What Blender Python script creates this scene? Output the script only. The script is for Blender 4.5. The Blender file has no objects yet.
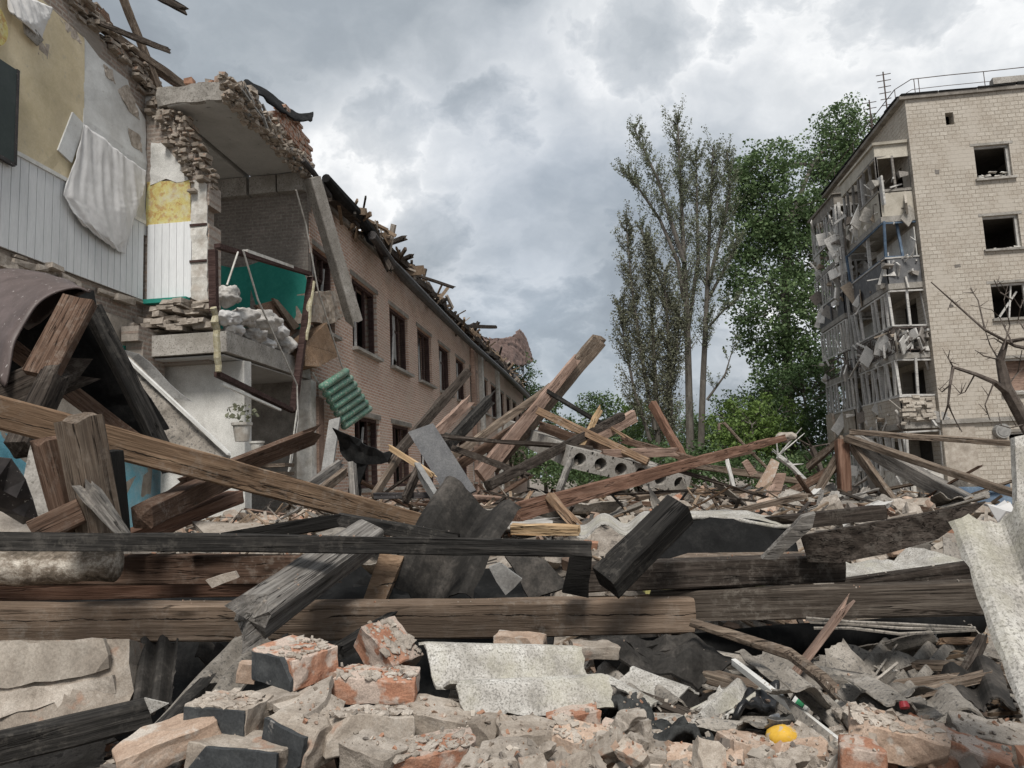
import bpy, bmesh, math, random
from mathutils import Vector, Matrix, noise
R = random.Random(11)
S = bpy.context.scene
C = S.collection
rad = math.radians
# ---------------------------------------------------------------- camera, sky, sun, exposure
EYE = Vector((0, 0, 1.6)); FPX = 770.0
YAW, PITCH, ROLL = rad(6.55), rad(6.96), .045
cf = Vector((-math.sin(YAW)*math.cos(PITCH), math.cos(YAW)*math.cos(PITCH), math.sin(PITCH)))
r0 = Vector((math.cos(YAW), math.sin(YAW), 0)); u0 = r0.cross(cf)
cr = r0*math.cos(ROLL) - u0*math.sin(ROLL); cu = u0*math.cos(ROLL) + r0*math.sin(ROLL)
cam = bpy.data.objects.new('camera', bpy.data.cameras.new('camera')); C.objects.link(cam)
cam.data.sensor_width = 36; cam.data.lens = 36*FPX/1024; cam.data.clip_end = 3000; cam.data.clip_start = .05
cam.matrix_world = Matrix(((cr.x, cu.x, -cf.x, EYE.x), (cr.y, cu.y, -cf.y, EYE.y), (cr.z, cu.z, -cf.z, EYE.z), (0, 0, 0, 1)))
S.camera = cam
S.view_settings.view_transform = 'Standard'; S.view_settings.look = 'None'
S.view_settings.exposure = 0.72; S.view_settings.gamma = 1
SUN_EL, SUN_AZ = rad(52), rad(174)          # azimuth clockwise from +Y
sd = Vector((math.sin(SUN_AZ)*math.cos(SUN_EL), math.cos(SUN_AZ)*math.cos(SUN_EL), math.sin(SUN_EL)))
sun = bpy.data.objects.new('sun', bpy.data.lights.new('sun', 'SUN')); C.objects.link(sun)
sun.data.energy = 2.3; sun.data.angle = rad(18); sun.data.color = (1, .96, .9)
sun.rotation_euler = sd.to_track_quat('Z', 'Y').to_euler()

class NT:
    def __init__(s, tree): s.t = tree; s.t.nodes.clear()
    def n(s, typ, props=None, **inp):
        nd = s.t.nodes.new(typ)
        for k, v in (props or {}).items(): setattr(nd, k, v)
        for k, v in inp.items():
            k = int(k[1:]) if k[0] == 'i' and k[1:].isdigit() else k.replace('_', ' ')
            if isinstance(v, bpy.types.NodeSocket): s.t.links.new(v, nd.inputs[k])
            else: nd.inputs[k].default_value = v
        return nd
    def math(s, op, a, b=0.0): return s.n('ShaderNodeMath', {'operation': op}, i0=a, i1=b).outputs[0]
    def mix(s, f, a, b, mode='MIX'):
        nd = s.n('ShaderNodeMix', {'data_type': 'RGBA', 'blend_type': mode}, i0=f)
        for i, v in ((6, a), (7, b)):
            if isinstance(v, bpy.types.NodeSocket): s.t.links.new(v, nd.inputs[i])
            else: nd.inputs[i].default_value = (*v[:3], 1)
        return nd.outputs[2]
    def ramp(s, f, stops):
        nd = s.n('ShaderNodeValToRGB', Fac=f); cr_ = nd.color_ramp
        while len(cr_.elements) < len(stops): cr_.elements.new(.5)
        for e, (p, c) in zip(cr_.elements, stops):
            e.position = p; e.color = (*c, 1) if isinstance(c, (tuple, list)) else (c, c, c, 1)
        return nd.outputs[0]
    def noise(s, vec, scale, detail=6, rough=.6, dist=0, **k):
        return s.n('ShaderNodeTexNoise', k, Vector=vec, Scale=scale, Detail=detail, Roughness=rough, Distortion=dist).outputs[0]

W = bpy.data.worlds.new('World'); S.world = W; W.use_nodes = True
w = NT(W.node_tree)
sky = w.n('ShaderNodeTexSky', {'sky_type': 'NISHITA', 'sun_disc': False, 'sun_elevation': SUN_EL, 'sun_rotation': SUN_AZ}).outputs[0]
tc = w.n('ShaderNodeTexCoord').outputs['Generated']
sx = w.n('ShaderNodeSeparateXYZ', Vector=tc)
zz = w.math('MAXIMUM', w.math('ADD', sx.outputs[2], .60), .3)
cv = w.n('ShaderNodeCombineXYZ', X=w.math('DIVIDE', sx.outputs[0], zz), Y=w.math('DIVIDE', sx.outputs[1], zz), Z=0.0).outputs[0]
cv = w.n('ShaderNodeMapping', Vector=cv, Location=(2.6, .35, 0)).outputs[0]
wv_ = w.n('ShaderNodeTexNoise', Vector=cv, Scale=3.0, Detail=6.0, Roughness=.6).outputs[1]
cw = w.n('ShaderNodeMix', {'data_type': 'VECTOR'}, i0=.13, i4=cv, i5=wv_).outputs[1]
big = w.noise(cw, 2.3, 2.5, .5)
det = w.noise(cw, 3.6, 10, .56)
fine = w.noise(cw, 14, 8, .62)
base = w.ramp(w.math('ADD', w.math('MULTIPLY', big, .62), w.math('MULTIPLY', det, .38)), [(.38, .40), (.46, .52), (.52, .70), (.60, .98)])
puff = w.ramp(w.math('ADD', w.math('MULTIPLY', w.noise(cw, 5.2, 10, .55), .85), w.math('MULTIPLY', fine, .15)), [(.36, .68), (.44, .82), (.475, .98), (.50, 1.15), (.54, 1.04), (.60, .90), (.70, .74)])
wisp = w.ramp(fine, [(.35, .94), (.65, 1.06)])
lum = w.math('MULTIPLY', w.math('MULTIPLY', base, puff), wisp)
low = w.ramp(sx.outputs[2], [(.02, 1.30), (.28, 1.04), (.6, .98)])
lum = w.math('MULTIPLY', w.math('MULTIPLY', lum, low), .86)
cloud = w.ramp(lum, [(.18, (.16, .182, .207)), (.40, (.235, .262, .29)), (.60, (.35, .374, .40)), (.85, (.475, .491, .508)), (1.15, (.595, .602, .608))])
cover = w.ramp(w.noise(cv, 1.1, 4, .5), [(.28, .88), (.5, 1.0)])
b1 = w.n('ShaderNodeBackground', Color=sky, Strength=.12).outputs[0]
b2 = w.n('ShaderNodeBackground', Color=cloud, Strength=1.0).outputs[0]
W.node_tree.links.new(w.n('ShaderNodeMixShader', i0=cover, i1=b1, i2=b2).outputs[0], w.n('ShaderNodeOutputWorld').inputs[0])

# ---------------------------------------------------------------- picture point -> world point
def ray(px, py): return cf + cr*((px-512)/FPX) - cu*((py-384)/FPX)
def P(px, py, d): return EYE + ray(px, py)*d
def PX(px, py, X): v = ray(px, py); return EYE + v*(X/v.x)
def PY(px, py, Y): v = ray(px, py); return EYE + v*(Y/v.y)
def nz(p, s=1.0, seed=0): return noise.noise(Vector(p)*s + Vector((seed*7.3, seed*3.1, seed*1.7)))

# ---------------------------------------------------------------- materials
def newmat(name):
    m = bpy.data.materials.new(name); m.use_nodes = True; return m, NT(m.node_tree)
def finish(m, t, col, rough=.85, h=None, bump=.4, dist=.01, metal=0, rgh=None):
    k = dict(Base_Color=col, Roughness=rough if rgh is None else rgh, Metallic=metal)
    if h is not None: k['Normal'] = t.n('ShaderNodeBump', Strength=bump, Distance=dist, Height=h).outputs[0]
    b = t.n('ShaderNodeBsdfPrincipled', **k)
    b.inputs['Specular IOR Level'].default_value = .3 if rough < .7 else .12
    m.node_tree.links.new(b.outputs[0], t.n('ShaderNodeOutputMaterial').inputs[0]); return m
def coords(t, stretch=(1, 1, 1), world=False):
    v = t.n('ShaderNodeTexCoord').outputs['Object']
    rnd = t.n('ShaderNodeObjectInfo').outputs['Random']
    off = t.n('ShaderNodeCombineXYZ', X=t.math('MULTIPLY', rnd, 37.), Y=t.math('MULTIPLY', rnd, 71.), Z=t.math('MULTIPLY', rnd, 53.)).outputs[0]
    v2 = v if world else t.n('ShaderNodeVectorMath', {'operation': 'ADD'}, i0=v, i1=off).outputs[0]
    return t.n('ShaderNodeMapping', Vector=v2, Scale=stretch).outputs[0], rnd
def shade(t, col, rnd, amt):       # each copy of a thing a little lighter or darker
    f = t.math('ADD', t.math('MULTIPLY', rnd, 2*amt), 1-amt)
    return t.mix(1.0, col, t.n('ShaderNodeCombineColor', Red=f, Green=f, Blue=f).outputs[0], 'MULTIPLY')
def wood(name, dark, mid, light, char=0.0, crack=.9, rnd=.15, dust=.0, split=None, soft=0.):
    m, t = newmat(name)
    v, r = coords(t, (.9, 11, 11)); vi, _ = coords(t, (1, 1, 1))
    vf, _ = coords(t, (.45, 12, 12)); vs, _ = coords(t, (1.6, 40, 40))
    g0 = t.noise(vf, 3.4, 8, .66, .6); f = t.noise(vs, 3.0, 6, .7)
    g = t.math('ADD', t.math('MULTIPLY', g0, .72), t.math('MULTIPLY', f, .28))
    col = t.ramp(g, [(.36, tuple(a+(b-a)*soft for a, b in zip(dark, mid))), (.49, mid), (.62, tuple(a+(b-a)*soft for a, b in zip(light, mid)))])
    col = t.mix(t.ramp(f, [(.40, .55-.3*soft), (.50, 0.)]), col, dark)
    st = t.ramp(t.noise(vi, 3.0, 5, .6), [(.42, 0.), (.62, 1.)])
    col = t.mix(t.math('MULTIPLY', st, .45), col, tuple(c*.55 for c in mid))
    if char: 
        cf_ = t.ramp(t.noise(vi, 2.0, 5, .65), [(.58-char*.5, 1.), (.75-char*.3, 0.)])
        col = t.mix(cf_, col, (.016, .015, .014))
    cv_, _ = coords(t, (.35, 9, 9))
    ck = t.ramp(t.noise(cv_, 2.6, 4, .5, .3), [(.488, 0.), (.5, 1.), (.512, 0.)])
    ck = t.math('MULTIPLY', ck, t.ramp(t.noise(vi, 1.7, 3), [(.42, 0.), (.52, 1.)]))
    kn = t.n('ShaderNodeTexVoronoi', Vector=coords(t, (2.2, 9, 9))[0], Scale=1.0).outputs[0]
    col = t.mix(t.ramp(kn, [(.05, .85), (.14, 0.)]), col, tuple(c*.5 for c in dark))
    col = t.mix(t.math('MULTIPLY', ck, crack), col, tuple(c*.16 for c in dark))
    if split is not None:      # one long drying crack wandering along the timber
        sp_ = t.n('ShaderNodeSeparateXYZ', Vector=t.n('ShaderNodeTexCoord').outputs['Object'])
        wz = t.n('ShaderNodeTexNoise', {'noise_dimensions': '1D'}, W=sp_.outputs[0], Scale=2.5, Detail=7.0, Roughness=.6).outputs[0]
        dz = t.math('ABSOLUTE', t.math('SUBTRACT', t.math('SUBTRACT', sp_.outputs[2], split), t.math('MULTIPLY', t.math('SUBTRACT', wz, .5), .05)))
        wd = t.n('ShaderNodeTexNoise', {'noise_dimensions': '1D'}, W=sp_.outputs[0], Scale=6.0, Detail=4.0).outputs[0]
        sk = t.math('LESS_THAN', dz, t.math('MULTIPLY', t.math('SUBTRACT', wd, .36), .012))
        col = t.mix(t.math('MULTIPLY', sk, .92), col, (.012, .009, .007)); ck = t.math('MAXIMUM', ck, sk)
    if dust:
        d = t.ramp(t.noise(vi, 26, 7, .75), [(.5, 0.), (.6, 1.)])
        d = t.math('MULTIPLY', d, t.ramp(t.noise(vi, 4, 3), [(.4, 0.), (.65, 1.)]))
        col = t.mix(t.math('MULTIPLY', d, dust), col, (.42, .38, .33))
    h = t.math('SUBTRACT', t.math('ADD', g, t.math('MULTIPLY', f, .6)), t.math('MULTIPLY', ck, 1.2))
    return finish(m, t, shade(t, col, r, rnd), .9, h, .9, .007)
def grain(name, stops, scale=6, rough=.88, bump=.5, dist=.008, rnd=.12, spots=None, sscale=40, stain=None, island=False, metal=0, stretch=(1, 1, 1), smask=(.56, .63), micro=.28):
    m, t = newmat(name); v, r = coords(t, stretch)
    if island: r = t.n('ShaderNodeNewGeometry').outputs['Random Per Island']
    a = t.noise(v, scale, 9, .68, .2); b = t.noise(v, scale*7, 5, .7)
    f = t.math('ADD', t.math('MULTIPLY', a, .75), t.math('MULTIPLY', b, .25))
    n = len(stops)
    col = t.ramp(f, [(.34+.32*i/(n-1), c) for i, c in enumerate(stops)])
    if spots:
        sp = t.ramp(t.noise(v, sscale, 3, .6), [(smask[0], 0.), (smask[1], 1.)]); col = t.mix(t.math('MULTIPLY', sp, .8), col, spots)
    if stain:
        sp = t.ramp(t.noise(v, scale*.35, 6, .65), [(.48, 0.), (.66, 1.)]); col = t.mix(t.math('MULTIPLY', sp, .7), col, stain)
    mc = t.noise(v, scale*22, 4, .75); col = t.mix(1.0, col, t.ramp(mc, [(.3, 1-micro), (.7, 1+micro)]), 'MULTIPLY'); f = t.math('ADD', f, t.math('MULTIPLY', mc, .12 if micro > .1 else 0.))
    return finish(m, t, shade(t, col, r, rnd), rough, f, bump, dist, metal)
def island_mix(name, cols, rnd=.25):      # loose fragments: every piece its own colour from the list
    m, t = newmat(name); v, r = coords(t)
    g = t.n('ShaderNodeNewGeometry').outputs['Random Per Island']
    nd = t.n('ShaderNodeValToRGB', Fac=g); e = nd.color_ramp; e.interpolation = 'CONSTANT'
    while len(e.elements) < len(cols): e.elements.new(.5)
    for i, (el, c) in enumerate(zip(e.elements, cols)): el.position = i/len(cols); el.color = (*c, 1)
    a = t.noise(v, 14, 8, .7); col = t.mix(1.0, nd.outputs[0], t.ramp(a, [(.3, .55), (.7, 1.3)]), 'MULTIPLY')
    return finish(m, t, col, .9, a, .6, .01)
def brickmat(name, axis, c1, c2, mortar, bw, bh, dirt, msize=.012, wash=None, wob=.012):
    m, t = newmat(name); v = t.n('ShaderNodeTexCoord').outputs['Object']
    s = t.n('ShaderNodeSeparateXYZ', Vector=v)
    uv = t.n('ShaderNodeCombineXYZ', X=s.outputs[1 if axis == 'X' else 0], Y=s.outputs[2], Z=0.0).outputs[0]
    dn = t.n('ShaderNodeTexNoise', Vector=v, Scale=9.0, Detail=3.0).outputs[1]
    uv = t.n('ShaderNodeMix', {'data_type': 'VECTOR'}, i0=wob, i4=uv, i5=dn).outputs[1]
    b = t.n('ShaderNodeTexBrick', {'offset': .5}, Vector=uv, Color1=(*c1, 1), Color2=(*c2, 1), Mortar=(*mortar, 1), Scale=1.0, Mortar_Size=msize, Brick_Width=bw, Row_Height=bh, Bias=-.1)
    b.inputs['Mortar Smooth'].default_value = .2
    a = t.noise(v, 1.3, 8, .65); f = t.noise(v, 22, 6, .7)
    col = t.mix(t.ramp(a, [(.42, 0.), (.68, .75)]), b.outputs[0], dirt)
    col = t.mix(1.0, col, t.ramp(f, [(.25, .6), (.75, 1.35)]), 'MULTIPLY')
    if wash: col = t.mix(t.ramp(t.noise(v, .8, 7, .7), [(.5, 0.), (.6, .9)]), col, wash)
    h = t.math('ADD', t.math('MULTIPLY', b.outputs[1], -1.0), t.math('MULTIPLY', f, .5))
    return finish(m, t, col, .92, h, .6, .012)

M = {}
M['tan'] = wood('sawn_tan_wood', (.12, .075, .048), (.235, .155, .10), (.36, .25, .165), dust=.3, split=-.015, soft=.25)
M['tan2'] = wood('aged_brown_wood', (.075, .056, .043), (.155, .118, .09), (.25, .20, .155), dust=.25)
M['aged'] = wood('cracked_sawn_wood', (.105, .075, .053), (.195, .142, .104), (.29, .22, .165), dust=.25, split=.012, soft=.3)
M['greybrown'] = wood('grey_brown_wood', (.045, .035, .028), (.090, .073, .059), (.155, .130, .107), dust=.2)
M['brown'] = wood('brown_wood', (.055, .034, .024), (.112, .070, .050), (.18, .122, .09), dust=.2)
M['red'] = wood('red_brown_wood', (.10, .053, .036), (.185, .104, .072), (.28, .178, .132), rnd=.1)
M['pink'] = wood('pinkish_board_wood', (.20, .13, .10), (.31, .215, .17), (.42, .31, .255))
M['dark'] = wood('soot_dark_wood', (.014, .0135, .013), (.030, .028, .026), (.066, .061, .056), dust=.12)
M['darkbrown'] = wood('dark_brown_wood', (.024, .019, .016), (.050, .040, .033), (.098, .080, .068), dust=.15)
M['black'] = wood('charred_wood', (.009, .009, .0085), (.02, .019, .018), (.05, .047, .044), .2)
M['grey'] = wood('silver_grey_wood', (.09, .082, .074), (.19, .175, .16), (.33, .31, .285), dust=.4)
M['fresh'] = wood('freshly_split_wood', (.26, .17, .09), (.42, .29, .17), (.56, .42, .27))
M['bark'] = grain('peeling_log_bark', [(.02, .016, .013), (.20, .165, .13), (.62, .57, .50)], 12, dist=.02, bump=.9, stretch=(.7, 1, 1))
M['slate'] = grain('weathered_cement_sheet', [(.22, .205, .18), (.38, .36, .33), (.54, .525, .49)], 11, spots=(.17, .16, .145), sscale=150, stain=(.34, .32, .25), dist=.004, smask=(.52, .6))
M['slate2'] = grain('dusty_cement_sheet', [(.13, .116, .10), (.235, .212, .184), (.35, .32, .285)], 7, spots=(.09, .085, .08), sscale=60, dist=.004, rnd=.25)
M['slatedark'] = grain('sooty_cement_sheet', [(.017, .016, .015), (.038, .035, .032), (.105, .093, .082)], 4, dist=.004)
M['darkmetal'] = grain('dark_roof_metal', [(.016, .014, .014), (.035, .031, .031), (.07, .06, .058)], 5, .55, .2, .004, spots=(.35, .33, .31), sscale=55, smask=(.66, .7), micro=.07)
M['brownmetal'] = grain('brown_painted_metal', [(.055, .041, .038), (.088, .067, .062), (.13, .10, .095)], 3, .5, .2, .004, spots=(.45, .42, .40), sscale=38, smask=(.66, .7), micro=.07)
M['redmetal'] = grain('rusty_red_roof_metal', [(.11, .07, .058), (.19, .125, .105), (.27, .195, .17)], 4, .7, .3, .02, micro=.07)
M['greymetal'] = grain('grey_sheet_metal', [(.14, .135, .13), (.22, .215, .205), (.31, .30, .285)], 4, .6, .2, .004)
M['steel'] = grain('slate_grey_panel', [(.085, .085, .088), (.12, .12, .123), (.17, .168, .168)], 4, .7, .2, .004, rnd=.1)
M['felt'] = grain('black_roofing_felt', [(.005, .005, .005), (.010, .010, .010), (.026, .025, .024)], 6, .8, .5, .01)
M['whitemetal'] = grain('white_painted_metal', [(.45, .44, .42), (.62, .61, .58), (.74, .73, .70)], 5, .5, .1, .003, micro=.07)
M['concrete'] = grain('grey_concrete', [(.19, .175, .155), (.30, .28, .255), (.40, .38, .35)], 3.5, spots=(.13, .12, .105), sscale=30, stain=(.2, .185, .16))
M['ceiling'] = grain('whitewashed_ceiling_concrete', [(.38, .375, .36), (.46, .455, .44), (.52, .515, .50)], 2.0, spots=(.2, .19, .18), sscale=7, smask=(.66, .72), bump=.15, micro=.07)
M['mortar'] = grain('pale_mortar', [(.20, .17, .14), (.35, .305, .26), (.49, .44, .385)], 12, dist=.012, bump=.8, rnd=.15)
M['plaster'] = grain('dirty_cream_plaster', [(.24, .205, .17), (.35, .31, .265), (.44, .40, .35)], 5, stain=(.20, .17, .14), dist=.006)
M['plaster2'] = grain('pale_balcony_board', [(.33, .30, .25), (.43, .395, .335), (.50, .465, .40)], 2, stain=(.30, .27, .22))
M['whiteplaster'] = grain('white_plaster', [(.46, .45, .42), (.60, .59, .56), (.68, .67, .64)], 3, stain=(.36, .34, .31), bump=.25)
M['greyplaster'] = grain('grey_rendered_wall', [(.15, .135, .12), (.23, .21, .185), (.31, .285, .255)], 3, stain=(.12, .105, .09))
M['yellowwall'] = grain('cream_yellow_paint', [(.46, .39, .25), (.55, .47, .32), (.61, .53, .38)], 1.6, stain=(.38, .32, .22), bump=.25, spots=(.40, .36, .29), sscale=9, smask=(.62, .72), micro=.07)
M['whiteboard'] = grain('pale_blue_grey_board', [(.46, .46, .45), (.58, .585, .575), (.65, .655, .645)], 2, bump=.25, stain=(.40, .39, .37), spots=(.34, .31, .28), sscale=12, smask=(.66, .72), micro=.07)
M['siding'] = grain('pale_blue_plastic_siding', [(.50, .51, .515), (.585, .595, .60), (.66, .67, .675)], 2, .5, .1, .003, stretch=(1, 1, .15), micro=.07)
M['teal'] = grain('teal_wall_paint', [(.02, .17, .135), (.028, .22, .175), (.045, .27, .22)], 2, .7, bump=.15, micro=.07)
M['blue'] = grain('sky_blue_wall_paint', [(.10, .28, .36), (.16, .40, .50), (.30, .50, .56)], 3, .7, stain=(.42, .45, .45), bump=.2)
M['wallpaper'] = grain('yellow_flowered_wallpaper', [(.40, .22, .09), (.50, .41, .15), (.54, .49, .21), (.50, .49, .34)], 13, rnd=0, bump=.1, spots=(.40, .24, .10), sscale=11, smask=(.53, .60), stain=(.52, .51, .40))
M['fabric'] = grain('white_membrane_cloth', [(.50, .49, .48), (.57, .56, .55), (.62, .61, .60)], 1.5, .8, .3, .02, stain=(.47, .455, .44), micro=.05)
M['board'] = grain('dark_green_chalkboard', [(.022, .032, .03), (.03, .043, .04), (.045, .058, .055)], 3, .5, .1, micro=.07)
M['green'] = grain('green_radiator_paint', [(.055, .135, .095), (.085, .195, .14), (.15, .27, .21)], 5, .45, .2, .004, spots=(.42, .38, .33), sscale=26, smask=(.55, .62), stain=(.10, .12, .09))
M['whitepaint'] = grain('flaking_white_paint', [(.33, .315, .29), (.50, .485, .45), (.62, .60, .565)], 8, .75, stain=(.27, .23, .19))
M['foam'] = grain('yellowed_foam_strip', [(.25, .21, .12), (.42, .38, .26), (.56, .53, .43)], 20, dist=.02, bump=.9)
M['insul'] = grain('yellow_insulation', [(.33, .30, .10), (.46, .43, .18), (.55, .52, .28)], 9)
M['redbrick'] = grain('red_brick', [(.25, .115, .075), (.33, .17, .11), (.40, .25, .185)], 9, spots=(.43, .37, .32), sscale=13, dist=.008, bump=1.0, rnd=.16, smask=(.47, .54))
M['palebrick'] = grain('dusty_pale_brick', [(.30, .21, .155), (.40, .295, .225), (.48, .40, .335)], 10, spots=(.48, .44, .39), sscale=12, dist=.008, rnd=.15)
M['greybrick'] = grain('mortar_coated_brick', [(.20, .165, .135), (.315, .27, .225), (.44, .395, .345)], 9, spots=(.33, .20, .14), sscale=10, dist=.01, rnd=.15, smask=(.58, .68))
M['darkpaint'] = grain('dark_grey_facing', [(.030, .032, .034), (.050, .053, .055), (.085, .088, .088)], 6, .8, .25, .004, spots=(.3, .28, .26), sscale=22, smask=(.66, .72))
M['yellow'] = grain('yellow_plastic', [(.42, .25, .03), (.52, .31, .035), (.58, .37, .07)], 9, .6, .2, spots=(.36, .31, .25), sscale=45, smask=(.54, .60), micro=.07)
M['redplastic'] = grain('red_plastic', [(.20, .018, .025), (.28, .025, .032), (.34, .05, .055)], 6, .45, .1, micro=.07)
M['greenplastic'] = grain('green_print', [(.02, .16, .06), (.03, .22, .09), (.05, .27, .12)], 6, .5, .1, micro=.07)
M['cloth'] = grain('dark_dusty_cloth', [(.022, .023, .023), (.045, .046, .045), (.09, .088, .083)], 8, .95, .7, .02)
M['blackbag'] = grain('black_plastic_bag', [(.008, .008, .009), (.014, .014, .015), (.025, .025, .026)], 6, .3, .4, .01)
M['bag'] = grain('dusty_white_sack', [(.28, .26, .24), (.42, .40, .375), (.56, .54, .515)], 6, .8, .6, .02)
M['bluetarp'] = grain('blue_painted_metal', [(.04, .06, .09), (.06, .095, .145), (.13, .175, .22)], 5, .6, .3)
M['iron'] = grain('rusty_iron', [(.045, .032, .028), (.09, .07, .062), (.15, .125, .115)], 12, .7, .4, .004)
M['framewood'] = wood('dark_red_window_wood', (.030, .018, .016), (.065, .040, .036), (.12, .08, .072))
M['limewood'] = wood('bleached_frame_wood', (.34, .32, .30), (.52, .505, .48), (.66, .64, .61), soft=.3)
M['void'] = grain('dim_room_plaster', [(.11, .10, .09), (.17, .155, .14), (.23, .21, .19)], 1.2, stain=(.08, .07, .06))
M['brickX'] = brickmat('brown_red_facade_brick', 'X', (.47, .305, .235), (.37, .22, .165), (.56, .50, .44), .26, .077, (.46, .375, .31), .013)
M['brickY'] = brickmat('grey_cross_wall_brick', 'Y', (.24, .21, .185), (.19, .165, .145), (.27, .25, .225), .26, .077, (.18, .16, .14), .012)
M['brickraw'] = brickmat('broken_wall_brick', 'X', (.30, .225, .185), (.225, .175, .145), (.32, .285, .25), .26, .08, (.25, .22, .19), .02, (.27, .24, .21))
M['brickrawY'] = brickmat('broken_pier_brick', 'Y', (.31, .235, .19), (.23, .18, .15), (.33, .29, .255), .26, .08, (.26, .225, .195), .02, (.30, .265, .235))
M['silY'] = brickmat('cream_silicate_brick_gable', 'Y', (.455, .415, .36), (.375, .338, .29), (.27, .235, .195), .285, .155, (.33, .285, .235), .014, (.415, .375, .325), .03)
M['silX'] = brickmat('cream_silicate_brick_front', 'X', (.455, .415, .36), (.375, .338, .29), (.27, .235, .195), .285, .155, (.33, .285, .235), .014, (.415, .375, .325), .03)
M['trunkbark'] = grain('grey_tree_bark', [(.06, .052, .045), (.115, .103, .09), (.18, .165, .145)], 4, dist=.03, bump=.9, stretch=(1, 1, .25))
M['deadbark'] = grain('bare_dry_bark', [(.05, .04, .035), (.10, .082, .07), (.17, .145, .125)], 8, dist=.01)
M['frag'] = island_mix('rubble_fragments', [(.35, .30, .25), (.28, .235, .195), (.39, .345, .295), (.31, .225, .175), (.24, .21, .18), (.43, .385, .33), (.34, .24, .18), (.32, .275, .23), (.19, .165, .145), (.33, .185, .125)])
M['debrismix'] = island_mix('pale_debris', [(.45, .43, .40), (.33, .31, .28), (.52, .50, .47), (.24, .22, .20), (.40, .36, .31), (.16, .14, .125), (.30, .25, .20)])
M['splinters'] = island_mix('splinter_fragments', [(.16, .115, .08), (.08, .06, .045), (.24, .18, .13), (.30, .26, .22), (.05, .043, .038)])
def leafmat(name, a, b, yel=None):
    m, t = newmat(name); g = t.n('ShaderNodeNewGeometry').outputs['Random Per Island']
    col = t.ramp(g, [(0., a), (.75, b), (1., yel or b)])
    d = t.n('ShaderNodeBsdfPrincipled', Base_Color=col, Roughness=.55); d.inputs['Specular IOR Level'].default_value = .25
    tr = t.n('ShaderNodeBsdfTranslucent', Color=t.mix(.5, col, b)).outputs[0]
    m.node_tree.links.new(t.n('ShaderNodeMixShader', i0=.28, i1=d.outputs[0], i2=tr).outputs[0], t.n('ShaderNodeOutputMaterial').inputs[0]); return m
M['leafA'] = leafmat('grey_green_sparse_leaf', (.12, .135, .09), (.19, .21, .135), (.23, .245, .165))
M['leafB'] = leafmat('mid_green_leaf', (.07, .115, .048), (.125, .185, .08), (.18, .24, .11))
M['leafC'] = leafmat('dull_olive_leaf', (.115, .118, .08), (.18, .185, .125))
M['leafD'] = leafmat('dark_green_leaf', (.045, .078, .03), (.085, .135, .053))
M['leafE'] = leafmat('yellow_green_leaf', (.095, .15, .04), (.16, .235, .065))

# ---------------------------------------------------------------- building blocks
def setp(o, label=None, cat=None, group=None, kind=None):
    kind = kind or ('thing' if label else None)
    for k, v in (('label', label), ('category', cat), ('group', group), ('kind', kind)):
        if v: o[k] = v
    return o
def link(name, me, mat, parent=None, at=None):
    o = bpy.data.objects.new(name, me); C.objects.link(o)
    for x in (mat if isinstance(mat, (list, tuple)) else [mat]):
        if x and len(me.materials) < (len(mat) if isinstance(mat, (list, tuple)) else 1): me.materials.append(M[x] if isinstance(x, str) else x)
    if at is not None: o.location = at
    if parent is not None:
        o.parent = parent; o.matrix_parent_inverse = parent_mat(parent).inverted()
    return o
def parent_mat(o):
    m = o.matrix_basis.copy()
    return (parent_mat(o.parent) @ o.matrix_parent_inverse @ m) if o.parent else m
def thing(name, loc, label, cat, group=None, parent=None):
    o = bpy.data.objects.new(name, None); C.objects.link(o); o.location = loc; o.empty_display_size = .2
    if parent is not None: o.parent = parent; o.matrix_parent_inverse = parent_mat(parent).inverted()
    return setp(o, label, cat, group)
def bm_out(bm, name, mat, parent=None, centre=None, smooth=False):
    if centre is None: centre = parent is None
    me = bpy.data.meshes.new(name)
    at = None
    if centre and bm.verts:
        at = sum((v.co for v in bm.verts), Vector())/len(bm.verts)
        for v in bm.verts: v.co -= at
    bmesh.ops.recalc_face_normals(bm, faces=bm.faces)
    bm.to_mesh(me); bm.free()
    if smooth: me.polygons.foreach_set('use_smooth', [True]*len(me.polygons))
    return link(name, me, mat, parent, at)
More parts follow.
